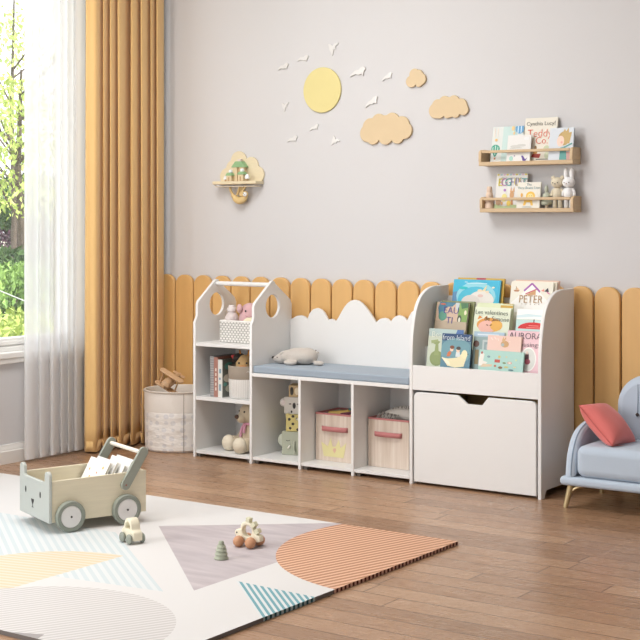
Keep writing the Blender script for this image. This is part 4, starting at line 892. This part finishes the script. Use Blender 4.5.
# cloud shelf
ash = mat('pale_ash_wood','E0D2B2',.55,var=.04,vscale=10,stretch=(2,10,10))
cs = thing('cloud_shelf', 'small pale wooden cloud-backed shelf on the wall near the curtain', 'shelf', (-4.1115, WD, 1.270))
cp = puffs([(-.086,.030,.042),(-.052,.070,.038),(-.0145,.104,.047),(.060,.079,.043),(.097,.036,.041),(0,.05,.07)], (0,.03), zmin=.0)
link('cloud_back', flat(cp, .010, 'xz', -.0055, bevel=.002), ash, cs)
B().bx(-.132,.132,-.066,-.0005,-.009,.006).build('shelf_board', ash, cs, bevel=.003)
bx_ = rrect(-.124,.124,-.062,-.004,.012)
B().tube([(a,b_,-.020) for a,b_ in bx_]+[(bx_[0][0],bx_[0][1],-.020)], .0022, 6).build('hanging_rail', mat('pale_rail','D9CDBB',.5), cs)
for a in (-.124,.124): B().cyl((a,-.03,-.020),(a,-.06,-.009),.002,seg=8).build('rail_peg', mat('pale_rail','D9CDBB',.5), cs)
gr = paint('8DB384',.6); wb1 = paint('DCC8A4',.6); wb2 = paint('B99972',.6); snow = paint('EEF0F1',.6)
def mini_house(label, x, y, w, hb, hr, chim):
    o = thing('toy_house', label, 'toy house', (-4.1115+x, WD+y, 1.2765), group='wooden toy houses on the cloud shelf')
    B().bx(-w/2,w/2,-w/2,w/2,0,hb).build('house_body', wb1, o, bevel=.001)
    B().bx(-w*.12,w*.12,-w/2-.0012,-w/2,0,hb*.7).build('door', wb2, o)
    link('roof', flat([(-w*.72,hb),(w*.72,hb),(w*.36,hb+hr),(-w*.36,hb+hr)], w*1.1, 'xz', 0, bevel=.0012), gr, o)
    if chim == 'ball': B().sph((0,0,hb+hr+.006),(w*.36,w*.36,.010)).build('snow_cap', snow, o)
    else: B().bx(-w*.16,w*.16,-w*.16,w*.16,hb+hr,hb+hr+.014).build('chimney', paint('D9C3B4'), o, bevel=.001)
    return o
tall = thing('toy_house', 'tallest wooden toy house with a wide green roof on the cloud shelf', 'toy house', (-4.1115+.006, WD-.024, 1.2765), group='wooden toy houses on the cloud shelf')
B().bx(-.032,-.008,-.014,.014,0,.066).build('left_column', wb1, tall, bevel=.001); B().bx(.008,.032,-.014,.014,0,.066).build('right_column', wb1, tall, bevel=.001); B().bx(-.008,.008,-.008,.012,0,.066).build('dark_core', wb2, tall)
link('roof', flat([(-.042,.066),(.042,.066),(.018,.094),(-.018,.094)], .034, 'xz', 0, bevel=.0012), gr, tall)
B().bx(-.010,.010,-.008,.008,.094,.106).build('chimney', paint('DCCDC2'), tall, bevel=.001)
mini_house('left small toy house with a snow ball on its green roof', -.034, -.045, .030, .026, .014, 'ball')
mini_house('right small toy house with a snow ball on its green roof', .036, -.045, .030, .030, .014, 'ball')
for lab, x, s_ in (('small white toy tree at the left end of the cloud shelf', -.064, .8), ('small white toy tree at the right of the toy houses', .068, 1)):
    o = thing('toy_tree', lab, 'toy tree', (-4.1115+x, WD-.048, 1.2765), group='white toy trees on the cloud shelf')
    B().lathe([(0,0),(.005*s_,0),(.005*s_,.010*s_)], seg=12).build('trunk', wb2, o); B().lathe([(0,.010*s_),(.011*s_,.010*s_),(.012*s_,.016*s_),(.008*s_,.028*s_),(0,.034*s_)], seg=18).build('crown', snow, o)
mk = mat('honey_wood','D8BC84',.5,var=.05,vscale=20)
mo = thing('toy_monkey', 'honey-coloured wooden monkey hanging under the cloud shelf', 'toy', (-4.1115, WD-.032, 1.2525))
bd = B(); arc_ = smooth_curve([(-.022,-.002,-.046),(-.012,0,-.062),(.010,0,-.070),(.034,0,-.062),(.046,0,-.046)],5)
bd.tube(arc_, [.012+.006*math.sin(PI*i/20) for i in range(21)], 14)
bd.build('body', mk, mo, sub=1)
for a_pts in ([(-.052,.004,.000),(-.046,.002,-.020),(-.034,.0,-.036),(-.022,-.002,-.046)], [(.046,.004,.002),(.040,-.004,-.012),(.034,-.010,-.030),(.028,-.012,-.050)]):
    B().tube(smooth_curve(a_pts,5), .0068, 10).build('arm', mk, mo, sub=1)
for a_pts in ([(.004,.010,.000),(-.002,.008,-.020),(-.008,.004,-.044)], [(.016,.012,.001),(.012,.010,-.022),(.010,.006,-.050)]):
    B().tube(smooth_curve(a_pts,5), .0066, 10).build('leg', mk, mo, sub=1)
hd = B().sph((.048,-.006,-.040),(.016,.014,.016)).build('head', mk, mo); B().sph((.052,-.014,-.040),(.011,.008,.011)).build('face_disc', snow, hd)
for p_ in ((.049,-.0215,-.036),(.056,-.021,-.041)): B().sph(p_,.0022).build('eye', inkm, hd)
B().sph((-.024,-.008,-.046),(.010,.008,.010)).build('hand', mk, mo)
# ================================================================== wall book ledges
oak = mat('light_oak','C9AE89',.5,var=.07,vscale=8,stretch=(1.5,14,14))
def ledge(label, x0, x1, z0, zt):
    o = thing('picture_ledge', label, 'wall shelf', ((x0+x1)/2, WD, z0), group='oak picture ledges on the wall')
    w = (x1-x0)/2; h = zt-z0; dp = .081
    B().bx(-w,w,-dp+.002,-.0005,0,.017).build('base_board', oak, o, bevel=.002)
    for s_, nm in ((-1,'end_bracket'),(1,'end_bracket')):
        ol = [(-.001,.0172),(-.001,h)]+[(-dp+.028-.028*math.sin(math.radians(a)), h-.014+.014*math.cos(math.radians(a))) for a in (0,30,60,90)]+[(-dp,.0172)]
        link(nm, flat(ol, .014, 'yz', s_*(w-.007), bevel=.002), oak, o)
    B().bx(-w+.0145,w-.0145,-dp+.001,-dp+.009,h-.016,h-.004).build('front_rail', oak, o, bevel=.003)
    return o
ledge('upper oak picture ledge on the wall holding four books', -2.788, -2.358, 1.318, 1.387)
ledge('lower oak picture ledge on the wall holding wooden animals', -2.783, -2.355, 1.122, 1.188)
SG = 'books on the wall ledges'
def lb(label, xc, w, ztop, zb, y, tilt, cover, shapes, titles=()):
    return book(label, w, (ztop-zb)/math.cos(tilt), .008, (xc, y, zb), cover, shapes, titles, tilt=tilt, group=SG)
zu, zl = 1.3355, 1.1395
lb('pale mint book with hot-air balloons, left on the upper ledge', -2.677, .144, 1.484, zu, 5.252, .20, 'CDD8D4',
   [('r',.0,.0,1,1,'D6DAD6'),('r',.34,0,.8,1,'BDD3CF'),('e',.13,.36,.15,.13,'3D9E86'),('p',[(.0,.34),(.26,.34),(.15,.14),(.11,.14)],'3A8F7C'),('l',(.05,.3),(.05,.42),.02,'DCEDE6'),('l',(.13,.2),(.13,.46),.02,'DCEDE6'),('l',(.21,.3),(.21,.42),.02,'DCEDE6'),('r',.11,.06,.16,.12,'B97A4A'),('e',.88,.94,.15,.16,'5F9AC4'),('l',(.82,.8),(.82,1),.03,'C9E0EE'),('l',(.92,.8),(.92,1),.03,'C9E0EE'),('e',.66,.94,.05,.07,'E6C68C'),('e',.70,.80,.03,.05,'E6C68C'),('e',.14,.62,.05,.04,'E7BE7C'),('r',.06,.7,.09,.95,'E8DCD0'),('r',.16,.72,.19,.95,'E8DCD0')])
lb('small white book with pale clouds and a purple dinosaur on the upper ledge', -2.609, .108, 1.444, zu, 5.231, .16, 'DEDDDB',
   [('r',0,0,1,1,'DFDEDB'),('e',.35,.56,.22,.06,'C6C5C0'),('e',.6,.60,.2,.05,'C6C5C0'),('e',.8,.86,.12,.06,'E1E3E4'),('l',(.12,.48),(.62,.52),.02,'B9BBB2'),('p',[(.62,.20),(.70,.20),(.80,.06),(.9,.12),(.82,.0),(.70,.0)],'5B4390'),('e',.2,.10,.08,.09,'9CCBBE'),('e',.34,.2,.03,.03,'9A8FA8')])
lb('tall cream book with red lettering on the upper ledge', -2.526, .147, 1.515, zu, 5.252, .18, 'DFD9CA',
   [('r',0,0,1,1,'DFDACC'),('e',.38,.22,.07,.08,'B9863E'),('e',.38,.30,.04,.05,'8A6A3A'),('p',[(.26,.08),(.52,.06),(.56,.16),(.30,.16)],'A23A30'),('e',.72,.28,.09,.07,'BFC6A4'),('e',.74,.12,.07,.08,'C3C9AC'),('l',(.42,.03),(.86,.03),.02,'4A4A44')],
   [('Cynthia Lucy!', .024, .50, .86, '4A4640'), ('Teddy', .047, .48, .63, 'D9644E', .95), ('& Co.', .042, .44, .46, 'D9644E', .95)])
lb('pale blue book with a wind-blown blond child, right on the upper ledge', -2.419, .107, 1.468, zu, 5.231, .16, 'CDD4DA',
   [('r',0,0,1,1,'CED5DC'),('e',.60,.66,.24,.22,'B89A5E'),('p',[(.5,.80),(.62,.96),(.68,.88),(.78,1),(.80,.84),(.92,.86),(.84,.5),(.6,.5)],'BFA266'),('e',.47,.58,.15,.17,'EBCDBB'),('e',.52,.54,.05,.04,'E2A89C'),('p',[(.46,.0),(.48,.38),(.64,.40),(.72,.36),(.76,0)],'5C9C96'),('l',(.62,.38),(.96,.50),.05,'5C9C96'),('p',[(.76,0),(.74,.24),(1,.24),(1,0)],'C69A94'),('r',.06,.345,.36,.36,'9AA4AE')])
lb('white book lettered EGG HUNT with a rabbit, on the lower ledge', -2.658, .143, 1.285, zl, 5.252, .18, 'DFDDD8',
   [('r',0,0,1,1,'DEDDD9')]+[('e',.05+.1*k,.97,.04,.025,('DCD06A','A9C4CF','D8B6CF')[k%3]) for k in range(10)]+[('e',.54,.38,.07,.12,'C99A6C'),('p',[(.47,.46),(.50,.62),(.54,.48)],'D2A57A'),('p',[(.55,.48),(.60,.62),(.62,.46)],'D2A57A'),('l',(.54,.28),(.58,.06),.06,'C08A5A'),('e',.30,.30,.09,.12,'E2D68A'),('e',.30,.52,.04,.04,'A679B8'),('p',[(.0,0),(.0,.12),(.3,.05),(.6,.10),(1,.06),(1,0)],'B4C492'),('e',.46,.14,.07,.08,'E0C35A'),('e',.12,.18,.09,.10,'A8896A'),('e',.24,.14,.03,.05,'D9A56A')],
   [('We\'re going on an', .013, .5, .87, '8C8A88'), ('E', .046, .14, .74, 'C4B52E'), ('G', .046, .27, .74, 'B87FAE'), ('G', .046, .40, .74, '55AFA4'), ('H', .046, .57, .74, '8C86A8'), ('U', .046, .69, .74, 'CDBB44'), ('N', .046, .81, .74, 'A394A8'), ('T', .046, .92, .74, '6FA8A2')])
lb('small cream book with a yellow lion, on the lower ledge', -2.564, .105, 1.247, zl, 5.231, .16, 'E0DCCE',
   [('r',0,0,1,1,'E0DCD0'),('e',.58,.46,.20,.18,'E8BE52'),('e',.58,.44,.13,.12,'F0D691'),('e',.53,.47,.015,.015,'5A4632'),('e',.63,.47,.015,.015,'5A4632'),('p',[(.28,.10),(.34,.34),(.66,.34),(.72,.10),(.62,.10),(.58,.22),(.42,.22),(.38,.10)],'E6BC55'),('e',.20,.5,.05,.08,'DDA84E'),('e',.46,.04,.22,.03,'B9BBB4')],
   [('The', .015, .5, .90, '5C7A86'), ('Very Brave Lion', .0165, .5, .78, '6E9AA8', .95)])
# wooden figures on the lower ledge
pkw = mat('blush_wood','DBC3AE',.6)
o = thing('cone_stacker', 'blush pink stacked wooden cone at the left of the lower ledge', 'toy', (-2.752, 5.252, zl))
for r_, z0, z1 in ((.021,0,.026),(.0188,.0262,.048),(.016,.0482,.068),(.0125,.0682,.092)): B().lathe([(0,z0),(r_*.95,z0),(r_,z0+.004),(r_*.86,z1-.003),(r_*.7,z1),(0,z1)], seg=24).build('cone_ring', pkw, o)
sg2 = mat('pale_sage_wooden','B5BAA8',.6)
o = thing('toy_tree', 'pale sage turned wooden tree on the lower ledge', 'toy tree', (-2.490, 5.255, zl))
B().lathe([(0,0),(.007,0),(.007,.012),(0,.0125)], seg=16).build('trunk', paint('C9BBA6'), o)
for r_, z0, z1 in ((.024,.0126,.038),(.0175,.0382,.066),(.008,.0662,.094)): B().lathe([(0,z0),(r_*.75,z0),(r_,z0+(z1-z0)*.25),(r_*.94,z0+(z1-z0)*.6),(r_*.5,z1-.002),(0,z1)], seg=24).build('tree_tier', sg2, o)
def doll(label, x, y, col, bunny, cat='doll'):
    o = thing('plush_'+('bunny' if bunny else 'bear'), label, 'plush toy', (x, y, zl)); m_ = mat('doll_'+col, col, .85, bump=.2, bscale=300)
    for s_ in (-1,1):
        B().lathe([(0,0),(.0085,.001),(.0095,.006),(.0085,.03),(.009,.05),(0,.052)], c=(s_*.0115,0,0), seg=16).build('leg', m_, o)
        B().tube(smooth_curve([(s_*.014,0,.078),(s_*.024,-.002,.066),(s_*.026,-.004,.048)],4), .0058, 10).build('arm', m_, o, sub=1)
    B().lathe([(0,.038),(.016,.040),(.021,.05),(.020,.066),(.015,.080),(0,.086)], seg=22).build('body', m_, o)
    hd = B().sph((0,-.002,.104),(.0265,.0235,.0225)).build('head', m_, o)
    for s_ in (-1,1):
        if bunny: B().lathe([(0,0),(.0072,.002),(.0095,.02),(.009,.034),(.005,.043),(0,.045)], c=(s_*.0125,0,.117), seg=16).build('ear', m_, o)
        else: B().sph((s_*.020,0,.124),(.0088,.0055,.009)).build('ear', m_, o)
        B().sph((s_*.0105,-.0245,.103),(.0022,.0012,.0026)).build('eye', inkm, hd)
    B().sph((0,-.0258,.0985),(.003,.0012,.002)).build('nose', paint('A88F80') if bunny else inkm, hd)
doll('cream plush bear standing beside the white bunny on the lower ledge', -2.442, 5.258, 'D9CFB8', False)
doll('white plush bunny with long ears at the right end of the lower ledge', -2.391, 5.256, 'E9E9E9', True)
# ================================================================== garden beyond the window
grass = mat('garden_lawn', 'B4B5A0', .95, var=.2, vscale=.6)
struct(B().bx(-90, -4.9, -40, 80, -.45, -.35).build('ground', grass, None))
struct(B().bx(-4.9, 30, -40, -1.65, -.3, -.15).bx(1.65, 30, -1.65, 30, -.3, -.15).build('ground_terrace', mat('terrace_stone', '8C8C8E', .9), None))  # unseen ground, added to stop sky light coming from below
def leafm(n, c1, c2):
    m, b, v, x, y, z = pattern(n, .6, .3)
    c = ramp(noise(v, 5, 3), [(.3, lin(c1)), (.7, lin(c2))]); X.nt.links.new(c, b.inputs['Base Color'])
    return m
L1 = leafm('yellow_green_leaves', '93A84E', 'CFDC84'); L2 = leafm('green_leaves', '5E8040', '9CBC66'); L3 = leafm('dark_leaves', '2C4426', '54713C'); L4 = leafm('pale_leaves', 'A9BA68', 'D6E29A')
barkm = mat('tree_bark', '5D5148', .9, var=.3, vscale=20)
def foliage(c, r, n, s, shell=.45, seed=1):
    rn = random.Random(seed); bb = B()
    for _ in range(n):
        d = Vector((rn.gauss(0,1), rn.gauss(0,1), rn.gauss(0,1))).normalized()*(rn.uniform(shell, 1)**.6)
        p = Vector((d.x*r[0], d.y*r[1], d.z*r[2])); q = Euler((rn.uniform(0,6), rn.uniform(0,6), rn.uniform(0,6))).to_matrix(); k = s*rn.uniform(.6, 1.4)
        a = q @ Vector((k,0,0)); b_ = q @ Vector((0,k*.55,0)); n_ = q @ Vector((0,0,k*.25))
        vs = [bb.bm.verts.new(Vector(c)+p+w) for w in (-a, -b_*.9+n_, a, b_+n_)]
        bb.bm.faces.new(vs)
    bb._m(); return bb
def shrub(name, label, c, r, n, s, m, gz=-.35, seed=1, group=None, cat='shrub'):
    o = thing(name, label, cat, (c[0], c[1], gz), group=group)
    h = c[2]-gz
    foliage((0,0,h), r, n, s, .55, seed).build('foliage', m, o, smooth=False)
    st = B()
    for k in range(5):
        a = 2*PI*k/5; st.tube([(0,0,0), (math.cos(a)*r[0]*.3, math.sin(a)*r[1]*.3, h*.6), (math.cos(a)*r[0]*.6, math.sin(a)*r[1]*.6, h)], .015, 6)
    st.build('stem', barkm, o)
    return o
shrub('garden_shrub', 'low yellow-green shrub just below the window pane', (-7.1, 6.5, -.02), (.9,.75,.52), 5200, .035, L1, seed=3)
shrub('garden_shrub', 'rounded bright green shrub in front of the clipped hedge', (-8.3, 7.75, .33), (.5,.5,.42), 3600, .035, L2, seed=5)
shrub('garden_hedge', 'long clipped dark green hedge behind the shrubs', (-10.3, 9.6, .22), (1.9,.9,.60), 9000, .045, L3, seed=6, cat='hedge')
def tree(label, x, y, h, rt, crowns, n, s, m, seed):
    o = thing('garden_tree', label, 'tree', (x, y, -.35))
    t = B(); t.tube([(0,0,0),(.02,.03,h*.3),(-.03,.0,h*.6),(.02,.02,h)], [rt*1.2, rt, rt*.8, rt*.3], 8)
    rn = random.Random(seed)
    for k in range(9):
        a = rn.uniform(0,6.28); z = h*rn.uniform(.35,.9); l = h*rn.uniform(.12,.25)
        t.tube([(0,0,z),(math.cos(a)*l*.6,math.sin(a)*l*.6,z+l*.5),(math.cos(a)*l,math.sin(a)*l,z+l)], [rt*.4,rt*.3,rt*.1], 6)
    t.build('trunk', barkm, o)
    f = None
    for i, (c, r) in enumerate(crowns):
        g = foliage(c, r, n, s, .2, seed+i)
        if f is None: f = g
        else:
            me = bpy.data.meshes.new('t'); g.bm.to_mesh(me); g.bm.free(); f.bm.from_mesh(me); bpy.data.meshes.remove(me)
    f.build('crown', m, o, smooth=False)
    return o
tree('leafy yellow-green garden tree with a dark trunk', -14.9, 14.0, 3.6, .06, [((-.1,0,2.25),(.9,.9,.5)), ((.2,.1,2.75),(.9,.9,.5)), ((-.1,-.1,3.15),(.7,.7,.4)), ((.1,0,1.75),(.9,.9,.32))], 420, .045, L1, 11)
tree('tall thin young tree with sparse pale leaves rising above the others', -19.5, 18.15, 5.6, .05, [((0,0,3.2),(1.3,1.3,.9)), ((.1,0,4.1),(1.0,1.0,.9)), ((0,0,4.9),(.6,.6,.6))], 260, .055, L4, 21)
tree('broad dark green tree far across the lawn', -23.0, 21.4, 3.2, .07, [((0,0,1.9),(2.4,2.4,.6)), ((.6,0,1.6),(1.6,1.6,.4))], 1700, .09, L3, 31)
shrub('flowering_shrub', 'distant dark shrub with purple flowers under the trees', (-26.0, 24.2, .35), (2.2,2.2,.8), 4200, .09, leafm('purple_leaves','3A3138','6E4A5C'), seed=8)
tag(B().tube([(-6.9,4.9,1.09),(-6.07,5.53,.69),(-5.80,5.73,.55)], .0035, 8).tube([(-6.9,4.9,-.36),(-6.9,4.9,1.09)], .012, 8).tube([(-5.8,5.73,-.36),(-5.8,5.73,.55)], .012, 8).build('handrail', mat('rail_grey','B9BDB8',.5), None, W=True, loc=(-6.3,5.3,-.35)), 'thin pale sloping handrail outside the window', 'handrail')
# ================================================================== light and camera
wd = bpy.data.worlds.new('sky'); bpy.context.scene.world = wd; wd.use_nodes = True
nt = wd.node_tree; bg = nt.nodes['Background']
tc = nt.nodes.new('ShaderNodeTexCoord'); sp = nt.nodes.new('ShaderNodeSeparateXYZ'); rp = nt.nodes.new('ShaderNodeValToRGB')
nt.links.new(tc.outputs['Generated'], sp.inputs[0]); nt.links.new(sp.outputs[2], rp.inputs[0]); nt.links.new(rp.outputs[0], bg.inputs[0])
rp.color_ramp.elements[0].position = .0; rp.color_ramp.elements[0].color = (.97,.985,1,1); rp.color_ramp.elements[1].position = .8; rp.color_ramp.elements[1].color = (.84,.92,1,1)
bg.inputs[1].default_value = SKY
def area(name, loc, rot, sx, sy, power, col=(1,1,1), spread=180):
    l = bpy.data.lights.new(name, 'AREA'); l.shape = 'RECTANGLE'; l.size = sx; l.size_y = sy; l.energy = power; l.color = col; l.spread = math.radians(spread)
    o = bpy.data.objects.new(name, l); C.objects.link(o); o.location = loc; o.rotation_euler = rot; return o
def aim(a, b): return (Vector(b)-Vector(a)).to_track_quat('-Z', 'Y').to_euler()
for n, loc, to, sx, sy, e, col in LIGHTS:
    area(n, loc, aim(loc, to), sx, sy, e, col)
l = bpy.data.lights.new('sun','SUN'); l.energy = 9; l.angle = .01; l.color = (1,.96,.88); o = bpy.data.objects.new('sun', l); C.objects.link(o); o.rotation_euler = aim((.62,.20,.75),(0,0,0)); o.location = (3,2,6)
cd = bpy.data.cameras.new('camera'); co = bpy.data.objects.new('camera', cd); C.objects.link(co)
co.location = (0, 0, 1.09); co.rotation_euler = (PI/2, 0, math.radians(34.6))
cd.sensor_width = 36; cd.lens = 1392/640*36; cd.shift_y = -100/640; cd.clip_start = .05; cd.clip_end = 300
sc = bpy.context.scene; sc.camera = co
sc.view_settings.view_transform = 'Standard'; sc.view_settings.look = 'None'; sc.view_settings.exposure = EXPO; sc.view_settings.gamma = 1; sc.view_settings.use_curve_mapping = False
